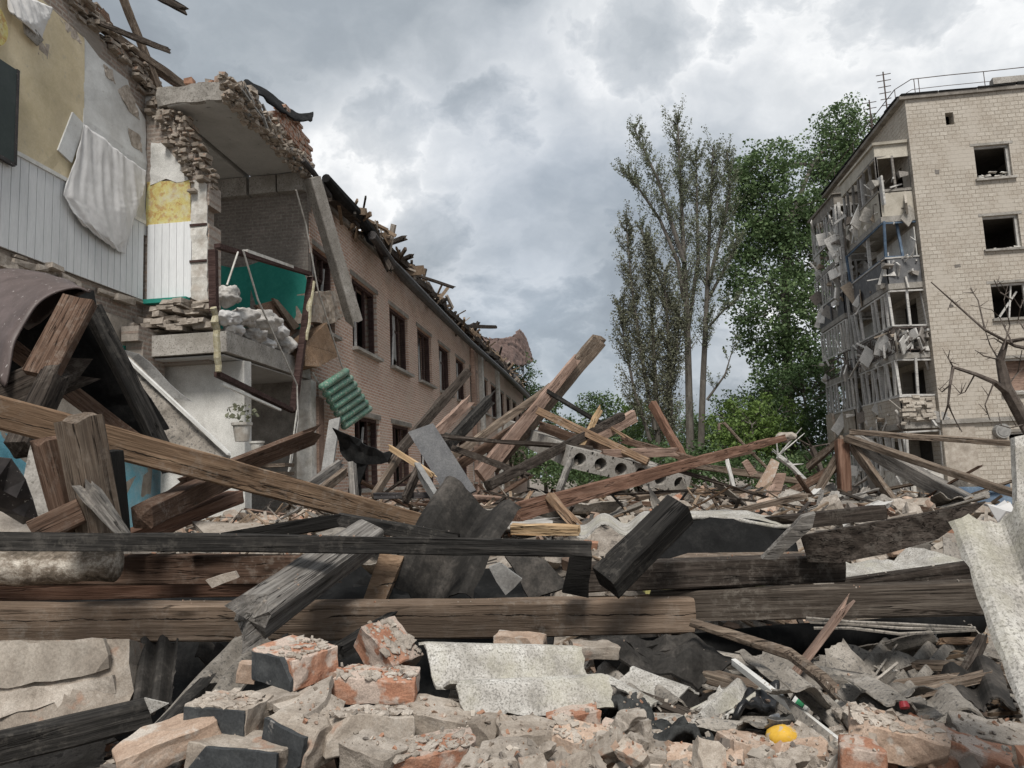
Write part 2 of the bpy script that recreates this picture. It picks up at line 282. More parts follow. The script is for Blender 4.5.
class MB:
    def __init__(s): s.bm = bmesh.new()
    def face(s, pts):
        return s.bm.faces.new([s.bm.verts.new(p) for p in pts])
    def hexa(s, p):            # eight corners: 0-3 one end, 4-7 the other
        v = [s.bm.verts.new(q) for q in p]
        for f in ((0, 1, 2, 3), (7, 6, 5, 4), (0, 4, 5, 1), (1, 5, 6, 2), (2, 6, 7, 3), (3, 7, 4, 0)): s.bm.faces.new([v[i] for i in f])
    def box(s, a, b, jit=0):
        x0, y0, z0 = a; x1, y1, z1 = b
        j = lambda: R.uniform(-jit, jit) if jit else 0
        s.hexa([Vector((x+j(), y+j(), z+j())) for x, y, z in ((x0, y0, z0), (x1, y0, z0), (x1, y1, z0), (x0, y1, z0), (x0, y0, z1), (x1, y0, z1), (x1, y1, z1), (x0, y1, z1))])
    def bar(s, p, q, w, h=None, up=Vector((0, 0, 1)), n=1, bow=0, taper=1):
        p, q = Vector(p), Vector(q); h = h or w; d = (q-p)
        if d.length < 1e-5: return
        d.normalize()
        if abs(d.dot(up)) > .95: up = Vector((0, 1, 0))
        sd_ = d.cross(up).normalized(); u = sd_.cross(d)
        a = [p-sd_*w/2-u*h/2, p+sd_*w/2-u*h/2, p+sd_*w/2+u*h/2, p-sd_*w/2+u*h/2]
        b = [q-sd_*w/2*taper-u*h/2*taper, q+sd_*w/2*taper-u*h/2*taper, q+sd_*w/2*taper+u*h/2*taper, q-sd_*w/2*taper+u*h/2*taper]
        s.hexa(a+b)
    def tube(s, pts, r, n=8, cap=True):
        pts = [Vector(p) for p in pts]; rr = r if isinstance(r, (list, tuple)) else [r]*len(pts); rings = []; prev = None
        for i, p in enumerate(pts):
            d = (pts[min(i+1, len(pts)-1)]-pts[max(i-1, 0)]).normalized()
            ref = prev if prev is not None else (Vector((0, 0, 1)) if abs(d.z) < .9 else Vector((1, 0, 0)))
            a = (ref - d*ref.dot(d)).normalized(); prev = a; b = d.cross(a)
            rings.append([s.bm.verts.new(p+(a*math.cos(2*math.pi*k/n)+b*math.sin(2*math.pi*k/n))*rr[i]) for k in range(n)])
        for i in range(len(rings)-1):
            for k in range(n): s.bm.faces.new((rings[i][k], rings[i][(k+1) % n], rings[i+1][(k+1) % n], rings[i+1][k]))
        if cap: s.bm.faces.new(rings[0][::-1]); s.bm.faces.new(rings[-1])
    def out(s, name, mat, parent=None, centre=None, smooth=False): return bm_out(s.bm, name, mat, parent, centre, smooth)

def beam_mesh(L, w, h, seed=0, end0='cut', end1='cut', taper=1.0, bow=0.0, warp=.006):
    bm = bmesh.new(); rr = random.Random(seed); n = max(4, min(26, int(L/.11)))
    ch = min(w, h)*.07
    prof = [(-w/2+ch, -h/2), (0, -h/2), (w/2-ch, -h/2), (w/2, -h/2+ch), (w/2, 0), (w/2, h/2-ch), (w/2-ch, h/2), (0, h/2), (-w/2+ch, h/2), (-w/2, h/2-ch), (-w/2, 0), (-w/2, -h/2+ch)]
    rings = []
    for i in range(n+1):
        f = i/n; x = (f-.5)*L; s = 1+(taper-1)*f; ring = []
        for k, (y, z) in enumerate(prof):
            q = Vector((x, y*s, z*s + bow*math.sin(math.pi*f)))
            a = noise.noise(Vector((x*2.2+seed*3.7, k*.9, seed)))*warp
            b = noise.noise(Vector((x*9+seed*1.3, k*2.1, seed+5)))*warp*.55
            q.y += a+b; q.z += noise.noise(Vector((x*1.7+seed*2.7, k*.7+9, seed)))*warp+b
            e = end0 if i == 0 else end1 if i == n else None
            if e == 'broken': q.x += (-1 if i == 0 else 1)*(rr.uniform(-.25, 1.0)**1 if rr.random() < .65 else rr.uniform(0, 2.0))*min(.13, max(w, h)*.9)
            elif e == 'point': q = Vector((q.x+(-1 if i == 0 else 1)*max(w, h)*.6, q.y*.3, q.z*.25))
            elif e == 'rough': q.x += rr.uniform(-1, 1)*max(w, h)*.16
            elif e == 'cut': q.x += rr.uniform(-.004, .004)
            ring.append(bm.verts.new(q))
        rings.append(ring)
    m = len(prof)
    for i in range(n):
        for k in range(m): bm.faces.new((rings[i][k], rings[i][(k+1) % m], rings[i+1][(k+1) % m], rings[i+1][k]))
    for ring, sgn in ((rings[0], -1), (rings[-1], 1)):
        c = bm.verts.new(sum((v.co for v in ring), Vector())/m + Vector((sgn*rr.uniform(-.006, .02), 0, 0)))
        for k in range(m): bm.faces.new((ring[k], ring[(k+1) % m], c))
    bmesh.ops.recalc_face_normals(bm, faces=bm.faces)
    me = bpy.data.meshes.new('beam'); bm.to_mesh(me); bm.free(); return me
_bs = [0]
def beam(name, label, a, b, h, w, mat, roll=0, ends=('cut', 'cut'), taper=1.0, bow=0.0, cat='beam', group=None, warp=.006, ref=None):
    _bs[0] += 1
    p, q = (P(*a) if not isinstance(a, Vector) else a), (P(*b) if not isinstance(b, Vector) else b)
    X = q-p; L = X.length; X.normalize()
    rv = ref or (Vector((0, 0, 1)) if abs(X.z) < .93 else Vector((0, -1, 0)))
    Y = rv.cross(X).normalized(); Z = X.cross(Y)
    me = beam_mesh(L, w, h, _bs[0], ends[0], ends[1], taper, bow, warp); me.name = name
    o = link(name, me, mat)
    o.matrix_world = Matrix(((X.x, Y.x, Z.x, 0), (X.y, Y.y, Z.y, 0), (X.z, Y.z, Z.z, 0), (0, 0, 0, 1)))
    o.matrix_world = Matrix.Translation((p+q)/2) @ o.matrix_world @ Matrix.Rotation(rad(roll), 4, 'X')
    return setp(o, label, cat, group)
def subdiv(bm, size, maxit=5):
    for _ in range(maxit):
        es = [e for e in bm.edges if e.calc_length() > size]
        if not es or len(bm.faces) > 6000: break
        bmesh.ops.subdivide_edges(bm, edges=es, cuts=1, use_grid_fill=False)
        bmesh.ops.triangulate(bm, faces=[f for f in bm.faces if len(f.verts) > 4])
def plate_bm(pts, thick, crumple=0, jag=0, size=None, scale=3, seed=0):
    bm = bmesh.new(); out = []
    n = len(pts)
    for i in range(n):
        a, b = pts[i], pts[(i+1) % n]; L = (b-a).length; k = max(1, int(L/(size or 1e9))) if jag else 1
        for j in range(k):
            q = a.lerp(b, j/k)
            if jag: q = q + Vector((R.uniform(-1, 1), R.uniform(-1, 1), R.uniform(-1, 1)))*jag
            out.append(q)
    f = bm.faces.new([bm.verts.new(q) for q in out]); f.normal_update(); N = f.normal.copy()
    if jag:      # back into the plane
        c = sum(pts, Vector())/n
        nn = (pts[1]-pts[0]).cross(pts[2]-pts[0]); nn = N if nn.length < 1e-9 or n > 4 else nn.normalized()
    if N.dot(cf) < 0: N = -N
    bmesh.ops.triangulate(bm, faces=bm.faces)
    if crumple:
        subdiv(bm, size or .1)
        for v in bm.verts: v.co += N*noise.noise(v.co*scale+Vector((seed*5.1, 0, 0)))*crumple + N*noise.noise(v.co*scale*3+Vector((seed, 4, 0)))*crumple*.35
    geo = bmesh.ops.extrude_face_region(bm, geom=bm.faces[:]); 
    for v in [g for g in geo['geom'] if isinstance(g, bmesh.types.BMVert)]: v.co += N*thick
    bmesh.ops.recalc_face_normals(bm, faces=bm.faces)
    return bm
def plate(name, label, cat, pts, thick, mat, crumple=0, jag=0, size=None, group=None, parent=None, scale=3, smooth=False):
    pts = [q if isinstance(q, Vector) else P(*q) for q in pts]; _bs[0] += 1
    return setp(bm_out(plate_bm(pts, thick, crumple, jag, size, scale, _bs[0]), name, mat, parent, smooth=smooth), label, cat, group)
def grid_sheet(fn, nu, nv, thick, jag=0.0, seed=0):
    bm = bmesh.new(); rr = random.Random(seed); top = []
    for i in range(nu+1):
        row = []
        for j in range(nv+1):
            u, v = i/nu, j/nv
            if jag:
                if j in (0, nv): v += (1 if j == 0 else -1)*abs(noise.noise(Vector((u*9, seed, j))))*jag*1.6
                if i in (0, nu): u += (1 if i == 0 else -1)*abs(noise.noise(Vector((v*9, seed+3, i))))*jag*1.6
            row.append(fn(u, v))
        top.append(row)
    def nrm(i, j):
        a = top[min(i+1, nu)][j]-top[max(i-1, 0)][j]; b = top[i][min(j+1, nv)]-top[i][max(j-1, 0)]
        c = a.cross(b); return c.normalized() if c.length > 1e-12 else Vector((0, 0, 1))
    A = [[bm.verts.new(top[i][j]) for j in range(nv+1)] for i in range(nu+1)]
    B = [[bm.verts.new(top[i][j]+nrm(i, j)*thick) for j in range(nv+1)] for i in range(nu+1)]
    for i in range(nu):
        for j in range(nv):
            bm.faces.new((A[i][j], A[i+1][j], A[i+1][j+1], A[i][j+1])); bm.faces.new((B[i][j], B[i][j+1], B[i+1][j+1], B[i+1][j]))
    for i in range(nu):
        for j in (0, nv): bm.faces.new((A[i][j], B[i][j], B[i+1][j], A[i+1][j]))
    for j in range(nv):
        for i in (0, nu): bm.faces.new((A[i][j], A[i][j+1], B[i][j+1], B[i][j]))
    return bm
def wave(name, label, c, n, amp, mat, bend=0, thick=.007, jag=.04, group=None, cat='roof sheet', warp=.012, parent=None):
    A, B, Cc, D = [q if isinstance(q, Vector) else P(*q) for q in c]; _bs[0] += 1; sd_ = _bs[0]
    N = (B-A).cross(D-A).normalized()
    if N.dot(cf) > 0: N = -N
    def fn(u, v):
        q = (A*(1-u)+B*u)*(1-v)+(D*(1-u)+Cc*u)*v
        return q + N*(amp*math.sin(2*math.pi*n*u+.6)+bend*math.sin(math.pi*v)+warp*noise.noise(q*3+Vector((sd_, 0, 0))))
    nu = max(8, int(n*12)); nv = 14
    return setp(bm_out(grid_sheet(fn, nu, nv, -thick if N.dot(cf) < 0 else thick, jag, sd_), name, mat, parent, smooth=False), label, cat, group)
def loft(name, label, cat, polys, thick, mat, warp=.0, fold=0, group=None, sub=4, smooth=True, jag=0, parent=None):
    polys = [[q if isinstance(q, Vector) else P(*q) for q in pl] for pl in polys]; _bs[0] += 1; s0 = _bs[0]
    def at(pl, f):
        k = f*(len(pl)-1); i = min(int(k), len(pl)-2); t = k-i
        p0, p1, p2, p3 = pl[max(i-1, 0)], pl[i], pl[i+1], pl[min(i+2, len(pl)-1)]
        return .5*((2*p1)+(p2-p0)*t+(2*p0-5*p1+4*p2-p3)*t*t+(3*p1-p0-3*p2+p3)*t**3)
    def fn(u, v):
        k = v*(len(polys)-1); i = min(int(k), len(polys)-2); t = k-i
        q = at(polys[i], u).lerp(at(polys[i+1], u), t)
        if warp: q = q + Vector((noise.noise(q*4+Vector((s0, 0, 0))), noise.noise(q*4+Vector((0, s0, 0))), noise.noise(q*4+Vector((0, 0, s0)))))*warp
        if fold: q = q + Vector((fold*(noise.noise(Vector((u*10-v*4, v*1.6+u, s0)))+.6*noise.noise(Vector((u*24-v*10, v*3, s0+3)))+.25*noise.noise(Vector((u*30, v*30, s0)))), 0, 0))
        return q
    return setp(bm_out(grid_sheet(fn, (len(polys[0])-1)*sub, max(6, (len(polys)-1)*sub), thick, jag, s0), name, mat, parent, smooth=smooth), label, cat, group)
def brick_bm(sx, sy, sz, seed, chips=2, rough=.004, cuts=3):
    rr = random.Random(seed); bm = bmesh.new(); bmesh.ops.create_cube(bm, size=1)
    for v in bm.verts: v.co = Vector((v.co.x*sx, v.co.y*sy, v.co.z*sz))
    for k in range(chips):
        cs = Vector((rr.choice((-1, 1))*sx/2, rr.choice((-1, 1))*sy/2, rr.choice((-1, 1))*sz/2))
        nrm = Vector((cs.x/sx*rr.uniform(.3, 1.6), cs.y/sy*rr.uniform(.3, 1.6), cs.z/sz*rr.uniform(.2, 1.3))).normalized()
        pt = cs*rr.uniform(.62, .9)
        bmesh.ops.bisect_plane(bm, geom=bm.verts[:]+bm.edges[:]+bm.faces[:], plane_co=pt, plane_no=nrm, clear_outer=True)
        bmesh.ops.holes_fill(bm, edges=[e for e in bm.edges if e.is_boundary], sides=0)
    bmesh.ops.bevel(bm, geom=bm.edges[:], offset=min(sx, sy, sz)*.035, segments=1, affect='EDGES', clamp_overlap=True)
    bmesh.ops.triangulate(bm, faces=bm.faces)
    subdiv(bm, max(sx, sy, sz)/(cuts*2), 3)
    for v in bm.verts:
        q = v.co*28+Vector((seed*3.3, seed*1.7, 0))
        v.co += Vector((noise.noise(q), noise.noise(q+Vector((9, 0, 0))), noise.noise(q+Vector((0, 9, 0)))))*rough
        q = v.co*9+Vector((seed, 0, seed)); v.co += Vector((noise.noise(q), noise.noise(q+Vector((5, 0, 0))), noise.noise(q+Vector((0, 5, 0)))))*rough*1.3
    bmesh.ops.recalc_face_normals(bm, faces=bm.faces)
    return bm
def lump_bm(r, seed, sub=2, rough=.35, sq=(1, 1, .7)):
    bm = bmesh.new(); bmesh.ops.create_icosphere(bm, subdivisions=sub, radius=r)
    for v in bm.verts:
        n = v.co.normalized(); k = 1+rough*noise.noise(n*1.5+Vector((seed*4.1, 0, 0)))+rough*.6*noise.noise(n*4+Vector((0, seed*2.2, 0)))
        v.co = Vector((v.co.x*sq[0], v.co.y*sq[1], v.co.z*sq[2]))*k
    return bm
def euler(o, x, y, z): o.rotation_euler = (rad(x), rad(y), rad(z)); return o
_seed = [100]
def brick(name, label, at, size, rot, mat, chips=2, top=None, cat='brick', group=None, rough=.004, facing=None):
    """a brick or block; top: a lump of mortar still on it; facing: painted face kept on its front"""
    _seed[0] += 1
    me = bpy.data.meshes.new(name); bm = brick_bm(*size, _seed[0], chips, rough*1.6, 6); bm.to_mesh(me); bm.free()
    o = link(name, me, mat); o.location = at if isinstance(at, Vector) else P(*at); euler(o, *rot); setp(o, label, cat, group)
    if top:
        rq = random.Random(_seed[0]); b2 = bmesh.new()
        for k in range(80):
            lb = lump_bm(1, _seed[0]+k, 1, .6); sc_ = .003+.014*rq.random()**2.2; x_, y_ = rq.uniform(-.46, .46)*size[0], rq.uniform(-.46, .46)*size[1]
            ro_ = rq.uniform(0, 6.28)
            for v in lb.verts: v.co = Vector((x_+(v.co.x*math.cos(ro_)-v.co.y*math.sin(ro_)*.8)*sc_*1.4, y_+(v.co.x*math.sin(ro_)+v.co.y*math.cos(ro_)*.8)*sc_*1.2, size[2]*.5+v.co.z*sc_*.8))
            m2 = bpy.data.meshes.new('t'); lb.to_mesh(m2); lb.free(); b2.from_mesh(m2); bpy.data.meshes.remove(m2)
        m2 = bpy.data.meshes.new('mortar'); b2.to_mesh(m2); b2.free()
        c = bpy.data.objects.new('mortar', m2); C.objects.link(c); m2.materials.append(M[top]); c.parent = o; c['kind'] = 'stuff'
    if facing:
        b2 = brick_bm(size[0]*.97, .012, size[2]*.95, _seed[0]+9, 1, .003, 4)
        m2 = bpy.data.meshes.new('facing'); b2.to_mesh(m2); b2.free()
        c = bpy.data.objects.new('facing', m2); C.objects.link(c); m2.materials.append(M[facing]); c.parent = o; c.location = (0, -size[1]/2-.002, 0)
    return o
def mask_wall(us, vs, keep, fn, thick, mb):
    """cells of a wall between the lines us and vs; fn(u, v, depth) -> point"""
    nu, nv = len(us)-1, len(vs)-1; bm = mb.bm
    K = [[keep((us[i]+us[i+1])/2, (vs[j]+vs[j+1])/2) for j in range(nv)] for i in range(nu)]
    cache = {}
    def V(i, j, d):
        if (i, j, d) not in cache: cache[(i, j, d)] = bm.verts.new(fn(us[i], vs[j], d*thick))
        return cache[(i, j, d)]
    for i in range(nu):
        for j in range(nv):
            if not K[i][j]: continue
            for d in (0, 1): bm.faces.new([V(i, j, d), V(i+1, j, d), V(i+1, j+1, d), V(i, j+1, d)])
            for di, dj, a, b in ((-1, 0, (i, j), (i, j+1)), (1, 0, (i+1, j), (i+1, j+1)), (0, -1, (i, j), (i+1, j)), (0, 1, (i, j+1), (i+1, j+1))):
                x, y = i+di, j+dj
                if not (0 <= x < nu and 0 <= y < nv and K[x][y]): bm.faces.new([V(*a, 0), V(*b, 0), V(*b, 1), V(*a, 1)])
def inpoly(x, y, pl):
    c = False; j = len(pl)-1
    for i in range(len(pl)):
        xi, yi = pl[i]; xj, yj = pl[j]
        if (yi > y) != (yj > y) and x < (xj-xi)*(y-yi)/(yj-yi)+xi: c = not c
        j = i
    return c
def frange(a, b, s):
    n = max(1, round((b-a)/s)); return [a+(b-a)*i/n for i in range(n+1)]
def splits(a, b, holes): return sorted({a, b, *[x for h in holes for x in h if a < x < b]})
# ================================================================ the ground
def sm(a, b, x):
    t = max(0., min(1., (x-a)/(b-a))); return t*t*(3-2*t)
def gh(x, y):
    near = .87 - .10*sm(.2, 1.2, abs(x-.1)) 
    dip = .05 + .55*sm(-.1, .7, x)
    mound = 1.20 - .20*sm(1.5, 4, x) + .06*noise.noise(Vector((x*.35, y*.35, 2)))
    z = near + (dip-near)*sm(2.25, 2.9, y + .18*noise.noise(Vector((x*2, 1, 0))))
    z += (mound-dip)*sm(4.4, 6.2, y + .5*noise.noise(Vector((x*.8, 7, 0))))
    far = (.85-.5*sm(3, 6, x))*(1-sm(22, 34, y))
    z += (far-mound)*sm(11, 19, y)
    side = sm(13, 22, abs(x-1.5)); z = z*(1-side)
    if x < -5: z = z*(1-.45*sm(-5, -6.5, x))
    rough = 1-sm(30, 42, y)
    z += rough*(1-side)*(.07*noise.noise(Vector((x*1.1, y*1.1, 4)))+.05*noise.noise(Vector((x*3.1, y*3.1, 5)))+.02*noise.noise(Vector((x*9, y*9, 6))))
    return z
xs = frange(-9, 14, .14); xs = [-900, -400, -150, -60, -30, -18, -12] + xs + [16, 20, 28, 40, 70, 160, 400, 900]
ys = frange(0, 12, .11) + frange(12.2, 44, .35) + [50, 60, 80, 120, 200, 400, 900, 1800]; ys = [-40, -10, -3, -1] + ys
bm = bmesh.new()
gv = [[bm.verts.new((x, y, gh(x, y))) for y in ys] for x in xs]
for i in range(len(xs)-1):
    for j in range(len(ys)-1): bm.faces.new((gv[i][j], gv[i+1][j], gv[i+1][j+1], gv[i][j+1]))
M['ground'] = grain('dusty_rubble_ground', [(.13, .112, .095), (.235, .205, .175), (.36, .325, .285)], 5, .95, .9, .03, spots=(.10, .088, .078), sscale=19, stain=(.17, .145, .12))
setp(bm_out(bm, 'ground', 'ground', centre=False, smooth=True), 'dusty ground heaped with pulverised brick and mortar', 'ground', kind='structure')

# ================================================================ the wrecked school
SX = -7.78
school = thing('school_building', (-8, 20, 0), 'long two storey brown brick school whose near end has been torn open', 'building')
# --- long brick front
pitch_, w0, ww = 3.45, 18.5, 2.15
uh = [(w0+pitch_*k, w0+pitch_*k+ww) for k in range(12)] + [(15.95, 17.2)]
holes = [(a, b, 5.06, 6.9) for a, b in uh] + [(a, b, 1.5, 3.35) for a, b in uh if a > 18]
def front_keep(y, z):
    if any(a < y < b and c < z < d for a, b, c, d in holes): return False
    if y < 16.0 + .25*noise.noise(Vector((0, 0, z*2.2))) + (.0 if z < 3.3 else .05): return y > 15.72 and z > 3.2 and noise.noise(Vector((y*4, z*2, 3))) > -.1
    return True
mb = MB()
us = sorted(set(frange(15.7, 16.9, .13)) | set(splits(17, 60.5, [(a, b) for a, b, *_ in holes])))
vs = sorted(set(frange(-.2, 8.05, .45)) | {1.5, 3.35, 5.06, 6.9})
mask_wall(us, vs, front_keep, lambda u, v, d: Vector((-6.1-d, u, v)), .42, mb)
mb.out('front_wall', 'brickX', school)
# windows: frame > pane remnants
def window(a, b, c, d, k, parent):
    mb = MB(); x = -6.33
    jt = .09
    for p, q in (((x, a+.002, c), (x+.14, a+jt, d)), ((x, b-jt, c), (x+.14, b-.002, d)), ((x, a+jt, d-jt), (x+.14, b-jt, d-.002)), ((x, a+jt, c), (x+.14, b-jt, c+jt))): mb.box(p, q)
    r2 = random.Random(k*3+7); m1 = a+(b-a)*.36; m2 = a+(b-a)*.68
    for mm in (m1, m2):
        if r2.random() < .8: mb.box((x+.02, mm-.035, c+jt), (x+.09, mm+.035, d-jt))
    if r2.random() < .6: mb.box((x+.03, m1+.036, c+1.2), (x+.08, m2-.036, c+1.27))
    o = mb.out('window', 'framewood', parent)
    if r2.random() < .75:
        mb = MB(); y0 = r2.choice((a+.12, m1+.05)); ln = r2.uniform(.9, 1.5)
        mb.box((x+.045, y0, d-jt-ln), (x+.06, y0+r2.uniform(.2, .5), d-jt-.02), .05); mb.out('broken_pane', 'greymetal', o)
    if r2.random() < .6:
        mb = MB(); mb.bar((x+.2, a+.3, c+.03), (x+.05, a+r2.uniform(.7, 1.5), d-.25), .05); mb.out('loose_glazing_bar', 'limewood', o)
    mb = MB(); mb.box((-6.16, a-.06, c-.09), (-5.94, b+.06, c-.004), .012); mb.out('sill', 'concrete', parent)
    mb = MB(); mb.box((-6.13, a-.14, d+.004), (-6.086, b+.14, d+.13), .004); mb.out('lintel', 'greyplaster', parent)
for k, (a, b) in enumerate(uh):
    window(a, b, 5.06, 6.9, k, school)
    if a > 18: window(a, b, 1.5, 3.35, k+40, school)
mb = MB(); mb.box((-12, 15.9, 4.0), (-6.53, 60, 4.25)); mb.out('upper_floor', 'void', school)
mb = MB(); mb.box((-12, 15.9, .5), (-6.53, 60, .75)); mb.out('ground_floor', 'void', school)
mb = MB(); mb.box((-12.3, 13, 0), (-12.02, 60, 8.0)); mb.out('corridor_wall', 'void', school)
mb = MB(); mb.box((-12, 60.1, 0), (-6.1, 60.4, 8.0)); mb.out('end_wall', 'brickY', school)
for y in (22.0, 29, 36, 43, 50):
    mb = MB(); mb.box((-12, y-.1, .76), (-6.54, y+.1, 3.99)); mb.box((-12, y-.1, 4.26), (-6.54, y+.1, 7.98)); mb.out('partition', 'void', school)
mb = MB(); mb.box((-12.6, 16.0, 8.06), (-6.02, 60.5, 8.2)); mb.out('roof_slab', 'greyplaster', school)
for y in (36.0, 38.4, 44.6):
    mb = MB(); mb.box((-6.098, y, -.1), (-5.9, y+.5, 8.03)); mb.out('pilaster', 'whitepaint' if y > 37 else 'pink', school)
# roof remains: sooty slope, eaves, torn red sheet
def rf(u, v):
    y = 28+32.5*u; H = .15+2.5*u**1.25
    return Vector((-5.72-v*.5*H-.12*noise.noise(Vector((y*.5, v*3, 2))), y, 8.12+v*H+.12*noise.noise(Vector((y*.6, v*5, 0)))+.03*math.sin(y*7)))
bm_out(grid_sheet(rf, 70, 10, .03, .0, 1), 'roof', 'darkmetal', school)
mb = MB()
for k in range(30):
    y = 16.5+k*1.5; a = Vector((-6.02-R.uniform(0, .12), y, 8.26+R.uniform(-.1, .05))); b = Vector((-5.66+R.uniform(-.12, .05), y+1.42, 8.22+R.uniform(-.14, .08)))
    mb.bar(a+Vector((.25, 0, 0)), b, .22+R.uniform(-.06, .06), .2)
mb.out('eaves_board', 'darkbrown', school)
gp = [(326, 178), (338, 194), (356, 214), (371, 233)]
mb = MB(); mb.tube([PX(*p, -5.72) for p in gp], [.10, .15, .17, .15], 10); mb.out('rolled_roof_felt', 'felt', school)
gp = [(372, 236), (392, 262), (404, 276), (440, 313), (470, 342), (505, 374), (530, 398)]
mb = MB(); pts = [PX(*p, -5.55)+Vector((0, 0, R.uniform(-.05, .05))) for p in gp]; mb.tube(pts, [.12, .10, .16, .15, .13, .15, .15], 8); mb.out('gutter', 'darkmetal', school)
loft('torn_roof_sheet', None, None, [[PX(473, 331, -7.4), PX(487, 337, -7.2), PX(503, 338, -7), PX(513, 335, -6.9), PX(520, 329, -6.8), PX(528, 342, -6.7)],
     [PX(480, 338, -6.9), PX(494, 348, -6.7), PX(506, 350, -6.6), PX(517, 349, -6.5), PX(525, 348, -6.4), PX(531, 353, -6.4)],
     [PX(487, 345, -6.4), PX(500, 357, -6.25), PX(508, 364, -6.2), PX(520, 367, -6.1), PX(527, 365, -6.05), PX(534, 362, -6.0)]], .03, 'redmetal', .16, fold=.14, sub=9, parent=school, jag=.10)
mb = MB()
for k in range(26):
    y = 33+k*1.05; H = 2.5*((y-28)/32.5)**1.25; mb.bar((-5.6-.1*H, y, 8.2+.1*H), (-5.6-.5*H, y+R.uniform(-.6, 1.4), 8.2+H*R.uniform(.6, 1.0)), .12, .05)
setp(mb.out('roof_lathing', 'darkbrown', school), kind='stuff')
for i, (a, b, wd) in enumerate([((379, 247, -6.3), (404, 238, -5.2), .13), ((371, 232, -6.2), (389, 268, -5.4), .16), ((396, 263, -6.3), (411, 256, -5.3), .12), ((404, 271, -6.2), (452, 287, -4.8), .09), ((452, 326, -6.8), (495, 327, -5.6), .18), ((472, 335, -6.8), (478, 323, -6.4), .16), ((427, 283, -6.4), (436, 299, -6.0), .16), ((414, 271, -6.3), (426, 292, -6.1), .14), ((462, 330, -6.9), (474, 324, -6.6), .14)]):
    beam('rafter_end', None, PX(*a), PX(*b), wd, wd, 'darkbrown', ends=('cut', 'broken'))
    o = C.objects[-1]; del o['category']; o.parent = school; o.matrix_parent_inverse = parent_mat(school).inverted()
# --- torn-open near end: classroom wall with panelling, cut off along a ragged line
def px2(plane, pts):
    if plane == 'X': return [(q.y, q.z) for q in (PX(x, y, SX) for x, y in pts)]
    return [(q.x, q.z) for q in (PY(x, y, 12.3) for x, y in pts)]
outline = px2('X', [(-170, 430), (-170, -160), (30, -60), (62, -12), (92, 22), (128, 62), (146, 84), (145, 430)])
def rag(keepfn, amp): return lambda u, v: keepfn(u + amp*noise.noise(Vector((u*2.1, v*2.1, 8))), v + amp*noise.noise(Vector((u*2.7, v*2.7, 9))))
ymin = min(p[0] for p in outline)
mb = MB(); mask_wall(frange(4.6, 12.3, .13), frange(-.2, 11.2, .082), rag(lambda u, v: inpoly(u, v, outline) or (v < 4.2), .16), lambda u, v, d: Vector((SX-.03-d, u, v)), .5, mb)
mb.out('classroom_wall', 'brickraw', school)
pl = px2('Y', [(144, 430), (144, 78), (158, 90), (170, 105), (180, 128), (190, 152), (200, 170), (206, 184), (207, 300), (207, 305), (208, 430)])
mb = MB(); mask_wall(frange(-8.2, -6.6, .13), frange(3.8, 9.6, .082), rag(lambda u, v: inpoly(u, v, pl), .10), lambda u, v, d: Vector((u, 12.3+d, v)), .42, mb)
mb.out('torn_pier', 'brickrawY', school)
def onwall(name, plane, pts, off, mat, thick=.02, jag=0, size=.2, crumple=0, par=school):
    q = [PX(x, y, SX+off) for x, y in pts] if plane == 'X' else [PY(x, y, 12.3-off) for x, y in pts]
    return bm_out(plate_bm(q, thick, crumple, jag, size), name, mat, par)
onwall('yellow_paint_layer', 'X', [(-170, 140), (-170, -140), (-40, -95), (44, 2), (70, 24), (85, 38), (85, 185), (83, 198)], .012, 'yellowwall', .03, .02, .4)
onwall('white_paint_layer', 'X', [(83, 200), (85, 38), (100, 58), (128, 80), (133, 98), (139, 108), (146, 120), (146, 236)], .010, 'whiteboard', .03, .015, .25)
# vertical plastic panelling, one plank after another
mb = MB(); y = 5.0
while y < 12.2:
    mb.box((SX+.004, y, 4.94), (SX+.034, y+.145, 6.30)); mb.box((SX+.004, y+.145, 4.94), (SX+.022, y+.16, 6.30)); y += .16
mb.out('wall_panelling', 'siding', school)
mb = MB(); mb.box((SX+.036, 5.0, 6.29), (SX+.06, 12.2, 6.35)); mb.out('panelling_cap', 'whitemetal', school)
mb = MB(); x = SX+.06
while x < -6.98:
    mb.box((x, 12.262, 4.94), (x+.13, 12.292, 6.30)); x += .136
mb.out('pier_panelling', 'siding', school)
mb = MB(); mb.box((SX+.05, 12.15, 4.86), (-6.94, 12.29, 4.935)); mb.out('skirting', 'teal', school)
onwall('wallpaper', 'Y', [(145, 226), (147, 182), (190, 180), (191, 225)], .02, 'wallpaper', .01)
onwall('peeled_white_layer', 'Y', [(150, 185), (151, 143), (164, 143), (178, 162), (189, 180), (176, 183), (166, 178), (157, 182)], .03, 'whiteplaster', .012, .01, .1)
onwall('whitewashed_reveal', 'Y', [(191, 298), (191, 181), (199, 178), (206, 184), (207, 228), (207, 305), (200, 302)], .035, 'whitepaint', .03, .012, .12)
mb = MB()
for z in (5.55, 6.2): mb.box((-6.93, 12.24, z), (-6.62, 12.262, z+.04))
mb.out('reveal_batten', 'framewood', school)
